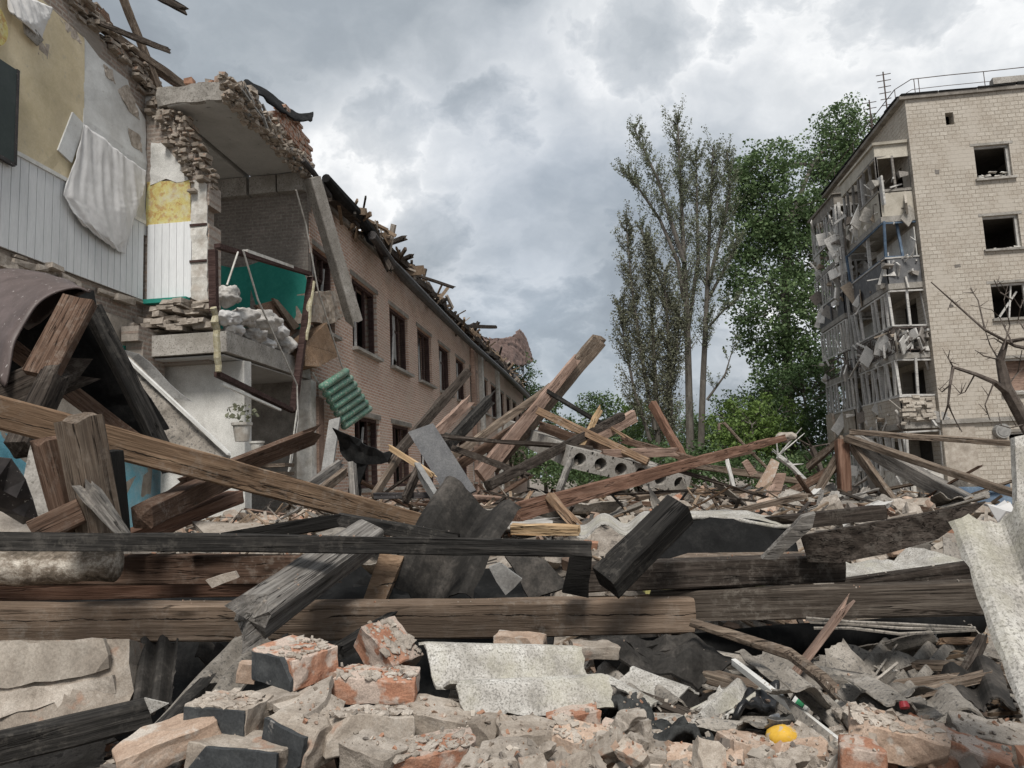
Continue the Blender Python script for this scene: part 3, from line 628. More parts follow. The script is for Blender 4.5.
# layered masonry left under the pier and below the panelling
mb = MB()
for k in range(46):
    y = 6+R.random()*6.2; z = 4.32+R.random()*.58; mb.box((SX-.02, y, z), (SX+R.uniform(.03, .16), y+R.uniform(.15, .5), z+R.uniform(.05, .12)), .02)
for k in range(30):
    x = -7.7+R.random()*1.1; z = 4.3+R.random()*.5; mb.box((x, 12.02-R.random()*.12, z), (x+R.uniform(.12, .35), 12.29, z+R.uniform(.04, .1)), .02)
setp(mb.out('broken_masonry', 'mortar', school), kind='stuff')
mb = MB(); mask_wall(frange(11.2, 12.35, .13), frange(0, 4.35, .082), lambda u, v: v > 2.3 and u > 11.6+.35*noise.noise(Vector((u, v*2.5, 5))), lambda u, v, d: Vector((SX+.05+d, u, v)), .3, mb); mb.out('brick_jamb', 'brickraw', school)
onwall('plaster_layer', 'X', [(-170, 470), (-170, 180), (60, 292), (152, 330), (150, 345), (155, 380), (150, 505), (40, 520)], .004, 'plaster', .008, .02, .3)
onwall('blue_dado', 'X', [(-170, 600), (-170, 430), (0, 432), (30, 440), (36, 470), (112, 470), (118, 458), (178, 470), (182, 600)], .02, 'blue', .006, .02, .3)
onwall('teal_paint_patch', 'X', [(112, 368), (118, 345), (142, 348), (152, 352), (148, 366)], .016, 'teal', .006, .01, .1)
# floor and ceiling slabs of the torn bay
mb = MB(); mb.box((-11.5, 11.95, 3.87), (-6.12, 15.9, 4.27), .03); mb.out('floor_slab', 'concrete', school)
mb = MB(); mb.box((-11.4, 12.05, 3.84), (-6.2, 15.6, 3.866)); mb.out('ceiling_paint', 'ceiling', school)
for xa, xb, nm in ((-7.36, -6.12, 1), (-8.7, -7.48, 0), (-11.5, -8.8, 0)):
    bm = bmesh.new(); bmesh.ops.create_cube(bm, size=1)
    for v in bm.verts: v.co = Vector(((xa+xb)/2+v.co.x*(xb-xa), 14.0+v.co.y*(3.7 if nm else 3.4), 8.58+v.co.z*.32))
    bmesh.ops.bevel(bm, geom=bm.edges[:], offset=.02, segments=1, affect='EDGES'); bmesh.ops.triangulate(bm, faces=bm.faces); subdiv(bm, .3, 3)
    for v in bm.verts:
        if v.co.x > xb-.1 and nm: v.co.x += .22*noise.noise(v.co*2.2)+.06*noise.noise(v.co*7)
        v.co += Vector((0, .05*noise.noise(v.co*3), .012*noise.noise(v.co*4)))
    bm_out(bm, 'ceiling_slab', 'ceiling', school)
mb = MB(); mb.box((-7.6, 12.4, 8.6), (-7.25, 15.7, 8.75)); mb.out('slab_joint_shade', 'felt', school)  # black box set in the gap between slabs to make it dark
bm_out(plate_bm([Vector((-7.5, 12.13, 8.43)), Vector((-6.1, 12.12, 8.41)), Vector((-6.08, 12.13, 8.74)), Vector((-7.5, 12.14, 8.76))], .1, .03, .015, .12), 'slab_end', 'concrete', school)
mb = MB()
for a, b in ((-11, -8.9), (-8.88, -7.42), (-7.36, -6.75), (-6.72, -6.12)): mb.box((a, 15.42, 8.0), (b, 15.7, 8.40), .008)
mb.out('ring_beam', 'concrete', school)
mb = MB(); mask_wall(frange(-11.5, -6.12, .26), frange(-.2, 8.0, .2), lambda u, v: not (3.84 < v < 4.3), lambda u, v, d: Vector((u, 15.62+d, v)), .2, mb); mb.out('cross_wall', 'brickY', school)
q = [PY(x, y, 15.595) for x, y in [(200, 330), (205, 262), (232, 270), (262, 262), (285, 268), (306, 272), (306, 330)]]
bm_out(plate_bm(q, .006, 0, .04, .25), 'teal_dado', 'teal', school)
mb = MB(); mb.box((-8.6, 15.3, 4.28), (-8.4, 15.6, 8.0)); mb.box((-11.2, 12.7, 4.28), (-11.0, 15.6, 8.4)); mb.out('side_partition', 'void', school)
mb = MB(); mb.box((-7.6, 12.55, .3), (-6.08, 12.8, 3.83), .01); mb.out('white_partition', 'whiteplaster', school)
q = [PY(x, y, 15.6) for x, y in [(236, 480), (236, 375), (298, 375), (300, 480)]]
bm_out(plate_bm(q, .01, 0, .02, .3), 'grey_plaster_layer', 'greyplaster', school)
mb = MB(); mb.box((-6.35, 15.45, .3), (-6.03, 15.75, 3.84), .01); mb.out('plastered_column', 'whitepaint', school)
mb = MB(); mb.box((-6.34, 15.74, .3), (-5.98, 16.1, 3.5), .01); mb.out('painted_column', 'pink', school)
# ragged edge of the roof: parapet brickwork, felt, rubble
def chunk(name, label, cat, pts, thick, mat, n, col, parent):
    pass
mb = MB()
for k in range(13):      # courses of the parapet still bonded together
    z = 8.78+k*.078; y = 13.75+.12*k*R.uniform(.5, 1.2)+(k % 2)*.13; ye = 15.75-.02*k*k*R.uniform(.5, 1.2)
    while y < ye:
        if R.random() > .06:
            o_ = R.uniform(-.025, .025); mb.box((-6.32+o_, y, z), (-6.06+o_, y+.245, z+.068), .006)
        y += .258
mb.out('parapet_brick', 'redbrick', school)
mb = MB()
for k in range(420):
    f = R.random(); c = PX(228+85*f, 92+88*f, -6.05) + Vector((R.uniform(-.15, .12), R.uniform(-.15, .15), R.uniform(-.12, .30)))
    s = R.uniform(.015, .06); mb.box(c-Vector((s, s, s*.6)), c+Vector((s, s*1.4, s*.5)), s*.4)
setp(mb.out('torn_slab_edge', 'greybrick', school), kind='stuff')
mb = MB()
for k in range(36):
    c = PY(188+R.random()*55, 82, 12.3) + Vector((0, R.uniform(0, .8), R.uniform(-.02, .06))); s = R.uniform(.03, .09); mb.box(c-Vector((s, s, s)), c+Vector((s, s, s*.6)), s*.4)
setp(mb.out('roof_rubble', 'frag', school), kind='stuff')
loft('roof_felt_flap', None, None, [[PX(240, 86, -6), PX(262, 98, -6), PX(285, 116, -6), PX(300, 122, -6), PX(312, 121, -6)], [PX(242, 80, -6.2), PX(266, 91, -6.2), PX(288, 108, -6.2), PX(300, 114, -6.2), PX(313, 112, -6.2)]], .03, 'felt', .05, parent=school)
for a, b in (((240, 88), (262, 118)), ((244, 86), (254, 104)), ((256, 98), (267, 128)), ((262, 104), (270, 122))):
    mb = MB(); mb.bar(PX(*a, -5.95), PX(*b, -5.9), .05, .03); mb.out('torn_felt_strip', 'greymetal', school)
mb = MB(); mb.tube([PX(303, 160, -5.9), PX(313, 172, -5.85), PX(330, 196, -5.8)], .06, 8); mb.out('downpipe', 'darkmetal', school)

# ================================================================ the block of flats
flats = thing('apartment_block', (13, 32, 0), 'five storey cream brick apartment block with blasted balconies and empty gable windows', 'building')
gw = [(12.05, 13.35), (9.29, 10.58), (6.65, 7.98), (3.88, 5.15), (1.1, 2.45)]
ghol = [(14.65, 15.92, a, b) for a, b in gw] + [(13.77, 14.07, 14.3, 14.79)] + [(19.4, 20.7, a, b) for a, b in gw]
mb = MB()
mask_wall(splits(12.37, 25, [h[:2] for h in ghol]), splits(-.3, 15.45, [h[2:] for h in ghol]), lambda u, v: not any(a < u < b and c < v < d for a, b, c, d in ghol), lambda u, v, d: Vector((u, 30+d, v)), .4, mb)
mb.out('gable_wall', 'silY', flats)
fh = [(a, b, z, z+2.1) for z in (.3, 3.05, 5.75, 8.4, 11.05) for a, b in ((31, 33.2), (34, 35.2), (36.2, 37.6), (38.2, 39.2))]
mb = MB()
mask_wall(splits(30.402, 40.4, [h[:2] for h in fh]), splits(-.3, 15.45, [h[2:] for h in fh]), lambda u, v: not any(a < u < b and c < v < d for a, b, c, d in fh), lambda u, v, d: Vector((12.37+d, u, v)), .4, mb)
mb.out('balcony_front', 'silX', flats)
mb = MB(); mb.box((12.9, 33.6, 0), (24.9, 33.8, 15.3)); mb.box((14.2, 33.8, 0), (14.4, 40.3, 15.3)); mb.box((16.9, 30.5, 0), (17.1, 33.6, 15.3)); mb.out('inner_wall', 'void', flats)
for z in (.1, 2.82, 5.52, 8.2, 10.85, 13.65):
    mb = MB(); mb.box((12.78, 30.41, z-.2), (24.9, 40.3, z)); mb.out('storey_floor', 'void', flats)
mb = MB(); mb.box((12.15, 29.88, 15.45), (25, 40.8, 15.60), .02); mb.out('roof', 'greyplaster', flats)
mb = MB()
for k in range(9):
    x = 12.2+k*1.4; mb.box((x, 29.84, 15.6), (x+1.36, 30.05, 15.66+R.uniform(-.02, .05)), .02)
for k in range(8):
    y = 30.1+k*1.33; mb.box((12.1, y, 15.6), (12.3, y+1.3, 15.65+R.uniform(-.02, .04)), .02)
mb.out('roof_edging', 'felt', flats)
mb = MB(); mb.box((15.6, 29.9, 15.73), (24, 30.3, 15.95), .06); mb.out('parapet_block', 'concrete', flats)
mb = MB(); zr = 16.35
rail = [Vector((12.35, 40.5, zr)), Vector((12.35, 36, zr)), Vector((12.4, 30.9, zr)), Vector((12.75, 30.15, zr)), Vector((14, 30.1, zr)), Vector((15.5, 30.1, zr)), Vector((25, 30.1, zr+.1))]
mb.tube(rail, .018, 6); mb.tube([p-Vector((0, 0, .42)) for p in rail], .013, 6)
for p in (rail[1], rail[2], rail[3]+Vector((.1, 0, 0)), Vector((13.0, 30.12, zr)), Vector((15.4, 30.12, zr)), Vector((18, 30.12, zr)), Vector((12.35, 33.4, zr)), Vector((12.35, 39, zr))): mb.tube([p, Vector((p.x, p.y, 15.6))], .016, 6)
mb.out('roof_railing', 'iron', flats)
for (bx, by, tx, ty) in ((888, 118, 885, 69), (873, 137, 867, 103)):
    b_ = PX(bx, by, 12.6); t_ = PX(tx, ty, 12.6); t_.y = b_.y; b_.z = 15.5
    mb = MB(); mb.tube([b_, t_], .03, 6)
    for k in range(6):
        z = t_.z-.12-.27*k; mb.tube([Vector((t_.x-.28+.02*k, t_.y+.05, z)), Vector((t_.x+.28-.02*k, t_.y-.05, z))], .018, 5)
    mb.out('antenna', 'iron', flats)
for i, (a, b) in enumerate(gw):
    for x0 in (14.65, 19.4):
        mb = MB(); x1 = x0+1.27; mb.box((x0-.13, 29.985, b+.003), (x1+.13, 30.02, b+.1)); mb.out('lintel', 'concrete', flats)
        mb = MB(); mb.box((x0-.08, 29.88, a-.09), (x1+.08, 30.1, a-.003), .012); mb.out('sill', 'concrete', flats)
        mb = MB(); mb.box((x1-.09, 30.12, a), (x1-.002, 30.2, b)); mb.box((x0+.002, 30.12, b-.08), (x1-.09, 30.2, b-.002)); mb.box((x0+.002, 30.12, a), (x0+.06, 30.2, b-.08))
        if i in (2, 4): mb.bar((x0+.2, 30.2, a), (x1-.25, 30.3, b-.3), .06); mb.bar((x0+.6, 30.2, a), (x0+.8, 30.2, b-.05), .05)
        mb.out('window_frame', 'limewood', flats)
    if i in (0, 1, 3):
        mb = MB()
        for k in range(26 if i == 0 else 9):
            c = Vector((14.75+R.random()*1.3, 29.93+R.random()*.5, a+abs(R.gauss(0, .10 if i == 0 else .03)))); s = R.uniform(.03, .12); mb.box(c-Vector((s, s*.5, s*.2)), c+Vector((s, s*.5, s*.25)), s*.4)
        setp(mb.out('sill_rubble', 'whitepaint', flats), kind='stuff')
mb = MB(); mb.box((14.63, 30.45, 3.95), (16.1, 30.5, 5.1)); mb.out('pink_curtain', 'pink', flats)
mb = MB(); mb.box((12.36, 29.86, 2.86), (24, 29.998, 3.02), .012); mb.out('ledge', 'concrete', flats)
mb = MB(); mb.box((12.38, 29.97, 0), (13.5, 29.998, 2.84)); mb.out('rendered_patch', 'plaster', flats)
mb = MB(); mb.tube([Vector((14.35, 29.99, 2.5)), Vector((14.35, 29.72, 2.5))], .26, 18); mb.tube([Vector((14.35, 29.73, 2.5)), Vector((14.35, 29.70, 2.5))], .19, 18); mb.out('vent_hood', 'greymetal', flats)
for k in range(9):
    if k % 3 == 0:
        c = (13+R.random()*1.2, 29.99, 4+R.random()*9); mb = MB(); mb.box((c[0], 29.985, c[2]), (c[0]+R.uniform(.12, .3), 30.001, c[2]+R.uniform(.08, .2)), .02); mb.out('shrapnel_scar', 'void', flats)
# balconies
def balcony(y0, y1, z, style, h=2.45):
    X0, X1 = 11.12, 12.36; rr = random.Random(int(y0*10+z*100))
    mb = MB(); mb.box((X0, y0, z-.22), (X1, y1, z), .015); b = mb.out('balcony', 'concrete', flats)
    def run(fn):     # along the end that faces the street and along the long front
        fn(Vector((X0, y0, 0)), Vector((X1, y0, 0)), 1.24); fn(Vector((X0, y0, 0)), Vector((X0, y1, 0)), y1-y0)
    if style['par'] in M:
        mb = MB()
        def par(a, c, L):
            n = 1 if L < 2 else 4
            for k in range(n):
                p, q = a.lerp(c, k/n), a.lerp(c, (k+1)/n-.004)
                if L > 2 and rr.random() < style.get('gap', 0): continue
                zz_ = .98+rr.uniform(-.05, .03); t = .045
                n_ = Vector((0, 1, 0)) if L < 2 else Vector((1, 0, 0))
                mb.hexa([p+Vector((0, 0, z+.001)), q+Vector((0, 0, z+.001)), q+n_*t+Vector((0, 0, z+.001)), p+n_*t+Vector((0, 0, z+.001)), p+Vector((0, 0, z+zz_)), q+Vector((0, 0, z+zz_)), q+n_*t+Vector((0, 0, z+zz_)), p+n_*t+Vector((0, 0, z+zz_))])
        run(par); setp(mb.out('parapet', style['par'], b), kind='stuff' if style.get('gap', 0) > .2 else None)
        mb = MB(); mb.box((X0-.03, y0-.03, z+.97), (X1, y0+.05, z+1.03)); mb.box((X0-.03, y0+.052, z+.97), (X0+.06, y1, z+1.03)); mb.out('handrail', style.get('rail', 'limewood'), b)
    else:
        mb = MB()
        def bars(a, c, L):
            n = int(L/.16)
            for k in range(n+1):
                p = a.lerp(c, k/n)+Vector((.02, .02, 0)); e = Vector((rr.uniform(-.05, .05), rr.uniform(-.05, .05), 0))
                if rr.random() < .88: mb.bar(p+Vector((0, 0, z)), p+e+Vector((0, 0, z+.95)), .022)
            for hh in (.12, .55, .97): mb.bar(a+Vector((.02, .02, z+hh)), c+Vector((.02, .02, z+hh+rr.uniform(-.06, .02))), .035)
        run(bars); mb.out('railing', 'iron', b)
    if style.get('glaze'):
        mb = MB(); tilt = style.get('tilt', 0)
        def posts(a, c, L):
            n = max(2, int(L/style.get('np', .44)))
            for k in range(n+1):
                if rr.random() < .1: continue
                p = a.lerp(c, k/n)+Vector((.03, .03, 0)); e = Vector((rr.uniform(-.02, .02), rr.uniform(-1, 1)*tilt, 0))
                mb.bar(p+Vector((0, 0, z+1.03)), p+e+Vector((0, 0, z+h-.05)), .085)
            for hh in (1.06, h-.06): mb.bar(a+Vector((.03, .03, z+hh)), c+Vector((.03, .03, z+hh+rr.uniform(-.08, .02)*(1 if tilt else 0))), .06)
            for k in range(0 if style.get('sparse') else int(L*.9)):
                p = a.lerp(c, rr.random()); mb.bar(p+Vector((.02, .02, z+1.0)), p+Vector((rr.uniform(-.2, .2), rr.uniform(-.5, .5), z+rr.uniform(1.6, h))), .05)
        run(posts); mb.out('glazing_frame', style['glaze'], b)
    if style.get('fascia'):
        mb = MB(); mb.box((X0, y0, z+h-.12), (X1, y0+.05, z+h+.42), .01); mb.box((X0, y0+.052, z+h-.12), (X0+.05, y1, z+h+.42), .01); mb.box((X0-.1, y0-.1, z+h+.43), (X1, y1+.1, z+h+.5), .03); mb.out('fascia', style['fascia'], b)
    if style.get('back'):
        mb = MB(); mb.box((12.30, y0+.1, z+.02), (12.34, y1-.1, z+h-.25)); mb.out('back_panel', style['back'], b)
    if style.get('junk'):
        for mat, n in (('limewood', style['junk']), ('debrismix', style['junk'])):
            mb = MB()
            for k in range(n):
                end = rr.random() < .35
                c = Vector((rr.uniform(X0-.12, X1), y0+rr.uniform(-.12, .3), 0)) if end else Vector((X0+rr.uniform(-.18, .35), rr.uniform(y0, y1), 0))
                c.z = z+rr.uniform(-.1, style.get('jh', 1.3))
                d = Vector((rr.uniform(-.4, .4), rr.uniform(-.6, .6), rr.uniform(-.7, .7)))*rr.uniform(.3, 1.0)
                if mat == 'debrismix' and rr.random() < .55: s = rr.uniform(.06, .18); mb.box(c-Vector((s, s, s*.6)), c+Vector((s, s, s*.6)), s*.5)
                else: mb.bar(c-d, c+d, rr.uniform(.03, .08), rr.uniform(.02, .10) if rr.random() < .7 else rr.uniform(.25, .6))
            setp(mb.out('debris', mat, b), kind='stuff')
NB, FB = (30.22, 34.5), (35.6, 39.6)
balcony(*NB, 10.95, dict(par='whitepaint' if 0 else 'plaster2', glaze='grey', np=.7, fascia='plaster2', junk=18, jh=1.6, sparse=1, rail='concrete'), 2.45)
balcony(*NB, 8.3, dict(par='steel', glaze='bluetarp', np=1.5, junk=24, back='whiteplaster', jh=1.0, tilt=.3, sparse=1))
balcony(*NB, 5.62, dict(par='rail', glaze='limewood', junk=36, tilt=.35, jh=.9, sparse=1))
balcony(*NB, 2.98, dict(par='silX', glaze='limewood', junk=18, tilt=.25, jh=.6, sparse=1, rail='limewood', gap=.1))
balcony(*NB, .25, dict(par='whitepaint', glaze='limewood', junk=14, tilt=.25, jh=1.2, sparse=1))
balcony(*FB, 10.95, dict(par='whitepaint', gap=.3, glaze='limewood', fascia='greyplaster', junk=30, tilt=.25, sparse=1, jh=2.2))
balcony(*FB, 8.3, dict(par='steel', gap=.3, glaze='limewood', junk=30, tilt=.25, sparse=1, jh=2.2))
balcony(*FB, 5.62, dict(par='rail', glaze='limewood', back='whiteplaster', junk=14, jh=1.0, tilt=.1))
balcony(*FB, 2.98, dict(par='plaster', glaze='limewood', junk=10, rail='limewood', tilt=.05))
balcony(*FB, .25, dict(par='brown' if 0 else 'whitepaint', glaze='limewood', junk=14, tilt=.1))
mb = MB(); mb.box((11.0, 38.6, 2.3), (11.1, 39.65, 4.0), .02); mb.box((11.101, 39.6, 2.3), (12.3, 39.65, 4.0)); mb.out('brown_cladding', 'greybrick', flats)
mb = MB()
for y in (34.55, 35.4, 32.2): mb.box((11.2, y, 0), (11.3, y+.12, 13.4), .02)
mb.out('drain_stack', 'limewood', flats)
mb = MB()
for k in range(60): 
    c = Vector((11.15+R.random()*1.0, 30.1+R.uniform(-.06, .2), 3.1+abs(R.gauss(0, .42)))); mb.box(c-Vector((.13, .06, .05)), c+Vector((.13, .06, .05)), .02)
setp(mb.out('collapsed_brick', 'silY', flats), kind='stuff')

mb = MB(); tl = [PX(60, -14, SX-.15), PX(92, 20, SX-.15), PX(128, 60, SX-.1), PX(148, 88, SX-.1), PY(172, 112, 12.4), PY(186, 145, 12.4), PY(206, 184, 12.4)]
for k in range(620):
    f = R.random()*5.999; i = int(f); c = tl[i].lerp(tl[i+1], f-i)+Vector((R.uniform(-.2, .24), R.uniform(-.2, .25), R.uniform(-.34, .08))); s = .012+.05*R.random()**1.6; mb.box(c-Vector((s*1.2, s*2.0, s*.55)), c+Vector((s*1.2, s*2.0, s*.55)), s*.32)
setp(mb.out('torn_wall_edge', 'greybrick', school), kind='stuff')

onwall('raw_mortar_layer', 'Y', [(146, 142), (146, 84), (156, 90), (168, 108), (178, 130), (186, 150), (192, 172), (180, 172), (172, 152), (160, 140)], .012, 'mortar', .02, .03, .12)

for pts, pl in (([(118, 90), (128, 84), (136, 100), (140, 120), (130, 112)], 'X'), ([(104, 64), (112, 70), (116, 84), (106, 76)], 'X'), ([(128, 128), (140, 134), (142, 152), (132, 146)], 'X'), ([(60, 18), (76, 30), (82, 44), (70, 36)], 'X'), ([(40, 40), (50, 44), (48, 60), (38, 54)], 'X')):
    onwall('bare_patch', pl, pts, .016, 'mortar', .008, .012, .06)

mb = MB()
for k in range(150):
    y = 17+42*R.random()**1.3; H = .1+.5*sm(28, 60, y); a = R.uniform(0, 6.28); c = Vector((-5.72+R.uniform(-.25, .15), y, 8.2+R.uniform(-.2, .25+H))); d = Vector((math.cos(a)*.5, R.gauss(0, 1), R.gauss(0, .45))).normalized()*R.uniform(.12, .6); mb.bar(c-d, c+d, R.uniform(.03, .10), R.uniform(.02, .12) if R.random() < .85 else R.uniform(.15, .3))
setp(mb.out('eaves_debris', 'splinters', school), kind='stuff')
mb = MB()
for k in range(26):
    y = 17+40*R.random(); z = 8.05-R.uniform(0, .35); w_ = R.uniform(.2, .7); mb.hexa([Vector((-5.9+R.uniform(0, .2), y, 8.2)), Vector((-5.9+R.uniform(0, .2), y+w_, 8.2)), Vector((-5.88, y+w_, 8.19)), Vector((-5.88, y, 8.19)), Vector((-5.75, y+.1, z)), Vector((-5.7, y+w_*.8, z+R.uniform(-.1, .2))), Vector((-5.69, y+w_*.8, z)), Vector((-5.74, y+.1, z-.01))])
setp(mb.out('felt_scrap', 'felt', school), kind='stuff')
# ================================================================ trees
def leaves(bm, c, r, n, size, rr):
    for _ in range(n):
        while True:
            q = Vector((rr.uniform(-1, 1), rr.uniform(-1, 1), rr.uniform(-1, 1)))
            if q.length < 1: break
        p = c + Vector((q.x*r[0], q.y*r[1], q.z*r[2])); s = size*rr.uniform(.55, 1.25)
        a = Vector((rr.gauss(0, 1), rr.gauss(0, 1), rr.gauss(0, .8))).normalized(); b = a.cross(Vector((rr.gauss(0, 1), rr.gauss(0, 1), rr.gauss(0, 1)))).normalized()
        v = [bm.verts.new(p+a*s*.62), bm.verts.new(p+b*s*.36+a*s*.1), bm.verts.new(p-a*s*.5), bm.verts.new(p-b*s*.36+a*s*.1)]
        bm.faces.new(v)
def upright_tree(name, label, base, limbs, leafmat_, size, rr, twig=1.0, nleaf=16, group=None, lean=.55, trunkmat='trunkbark'):
    """limbs: list of (points, r0, r1, twigs per metre, twig length, first twig at this share of the limb)"""
    t = thing(name, base, label, 'tree', group); mb = MB(); bm = bmesh.new()
    for pts, ra, rb, dens, tl, t0 in limbs:
        n = len(pts); rad_ = [ra+(rb-ra)*i/(n-1) for i in range(n)]
        mb.tube(pts, rad_, 7)
        L = sum((pts[i+1]-pts[i]).length for i in range(n-1))
        for k in range(int(L*dens*1.8)):
            f = t0+(1-t0)*rr.random(); x = f*(n-1); i = min(int(x), n-2); p = pts[i].lerp(pts[i+1], x-i); dirn = (pts[i+1]-pts[i]).normalized()
            an = rr.random()*2*math.pi; out = Vector((math.cos(an), math.sin(an), 0))
            d = (dirn*lean + out*rr.uniform(.5, 1.0) + Vector((0, 0, .25))).normalized(); ln = tl*rr.uniform(.45, 1.15)*(1.15-.55*f)
            q1 = p+d*ln*.5; q2 = p+d*ln + Vector((0, 0, ln*.18))
            mb.tube([p, q1, q2], [max(.012, ra*.16), .014, .006], 4, False)
            for g in (.25, .4, .55, .7, .85, 1.0):
                if rr.random() < .9: leaves(bm, (p.lerp(q1, g*2) if g < .5 else q1.lerp(q2, g*2-1)), (ln*.15*twig, ln*.15*twig, ln*.17*twig), nleaf, size, rr)
    mb.out('trunk', trunkmat, t); bm_out(bm, 'crown', leafmat_, t); return t
def line(pts, Y, wob=.25, rr=R): return [PY(x, y, Y+rr.uniform(-wob, wob)) for x, y in pts]
rr = random.Random(5)
limbsA = [(line([(691, 478), (689, 400), (687, 315), (683, 240), (680, 170), (677, 116)], 48), .28, .04, 3.4, 2.1, .30),
          (line([(700, 470), (703, 380), (706, 315), (709, 240), (711, 190), (713, 150)], 49), .23, .04, 3.2, 2.0, .28),
          (line([(684, 300), (678, 262), (660, 220), (640, 190), (624, 172)], 48), .17, .03, 3.6, 2.0, .2),
          (line([(684, 262), (672, 225), (658, 180), (644, 150), (634, 128)], 47.5), .16, .03, 3.6, 1.9, .2),
          (line([(688, 330), (698, 260), (697, 200), (696, 150)], 48.6), .15, .03, 3.4, 1.9, .2),
          (line([(707, 290), (722, 230), (730, 190), (727, 150)], 49), .15, .03, 3.6, 2.0, .15),
          (line([(708, 300), (728, 262), (738, 240)], 49), .11, .03, 3.0, 1.6, .2),
          (line([(687, 330), (668, 300), (650, 255), (640, 225)], 48), .13, .03, 3.2, 1.5, .15),
          (line([(706, 330), (722, 312), (735, 300)], 49), .09, .02, 2.0, 1.4, .2),
          (line([(707, 400), (725, 375), (734, 345)], 49.3), .09, .02, 1.0, 1.6, .2)]
upright_tree('poplar_tree', 'tall thin poplar with forked grey trunk and sparse half stripped leaves', PY(691, 478, 48), limbsA, 'leafA', .115, rr, 1.1, 11, lean=.8)
limbsC = [(line([(660, 478), (656, 400), (652, 320), (648, 240)], 47), .22, .04, 6.0, 1.9, .12),
          (line([(672, 478), (670, 400), (668, 330), (664, 270)], 47.5), .2, .04, 5.6, 1.9, .12),
          (line([(655, 430), (642, 360), (632, 290), (626, 222)], 47), .15, .04, 5.6, 1.8, .1),
          (line([(650, 440), (634, 390), (624, 340), (620, 300)], 46.6), .12, .03, 5.6, 1.8, .1),
          (line([(664, 400), (676, 360), (680, 310)], 47), .1, .03, 5.4, 1.8, .1)]
upright_tree('poplar_tree', 'lower bushy brownish poplar growing close against the tall sparse poplar', PY(660, 478, 47), limbsC, 'leafC', .12, rr, 1.2, 11, lean=.8)
def crown_tree(name, label, base, blobs, leafmat_, size, nclump, nleaf, rr, trunk, clr=.8, group=None, inner=.35):
    """blobs: (centre, radii, weight)"""
    t = thing(name, base, label, 'tree', group); mb = MB(); bm = bmesh.new()
    mb.tube(trunk[0], [trunk[1]*(1-.75*i/(len(trunk[0])-1)) for i in range(len(trunk[0]))], 8)
    tw = sum(b[2] for b in blobs)
    for c, r, wgt in blobs:
        tp = min(trunk[0], key=lambda q: (q-c).length)
        mb.tube([tp, tp.lerp(c, .5)+Vector((rr.uniform(-.3, .3), 0, .3)), c], [trunk[1]*.3, trunk[1]*.2, .04], 5, False)
        for _ in range(int(nclump*wgt/tw)):
            q = Vector((rr.gauss(0, 1), rr.gauss(0, 1), rr.gauss(0, 1))).normalized()*(inner+(1-inner)*rr.random()**.6)
            k = 1+.28*noise.noise(q*2.3+c)
            p = c+Vector((q.x*r[0], q.y*r[1], q.z*r[2]))*k
            s = clr*rr.uniform(.5, 1.2)
            if rr.random() < .35: mb.tube([c.lerp(p, .35), p], [.035, .01], 4, False)
            leaves(bm, p, (s, s, s*.75), nleaf, size, rr)
    mb.out('trunk', 'trunkbark', t); bm_out(bm, 'crown', leafmat_, t); return t
B = lambda x, y, Y, rx, rz, wgt=1.0, ry=None: (PY(x, y, Y), (rx, ry or rx*.8, rz), wgt)
crown_tree('poplar_tree', 'big dense green poplar rising behind the apartment block', PY(790, 478, 52), [B(845, 130, 54, 1.9, 2.3, .8), B(832, 165, 54, 2.4, 2.6, 1.0), B(850, 185, 55, 2.4, 2.6, .8), B(765, 170, 52, 2.4, 2.0, .9), B(745, 185, 52, 1.5, 2.6, .5), B(780, 215, 52, 3.4, 2.8, 1.6), B(800, 260, 52, 3.3, 3.2, 1.5), B(750, 240, 52, 2.2, 2.8, .8), B(780, 310, 51, 3.6, 3.0, 1.3), B(815, 330, 51, 2.8, 3.0, .9), B(760, 340, 51, 1.6, 1.6, .35), B(740, 280, 51, 1.3, 2.0, .35), B(822, 225, 53, 2.5, 3.0, .9), B(800, 380, 50, 2.6, 2.4, .7), B(770, 385, 50, 1.6, 1.6, .3)], 'leafB', .22, 1150, 44, rr, ([PY(790, 478, 52), PY(788, 380, 52), PY(785, 290, 52), PY(790, 220, 52), PY(812, 165, 53)], .45), .85)
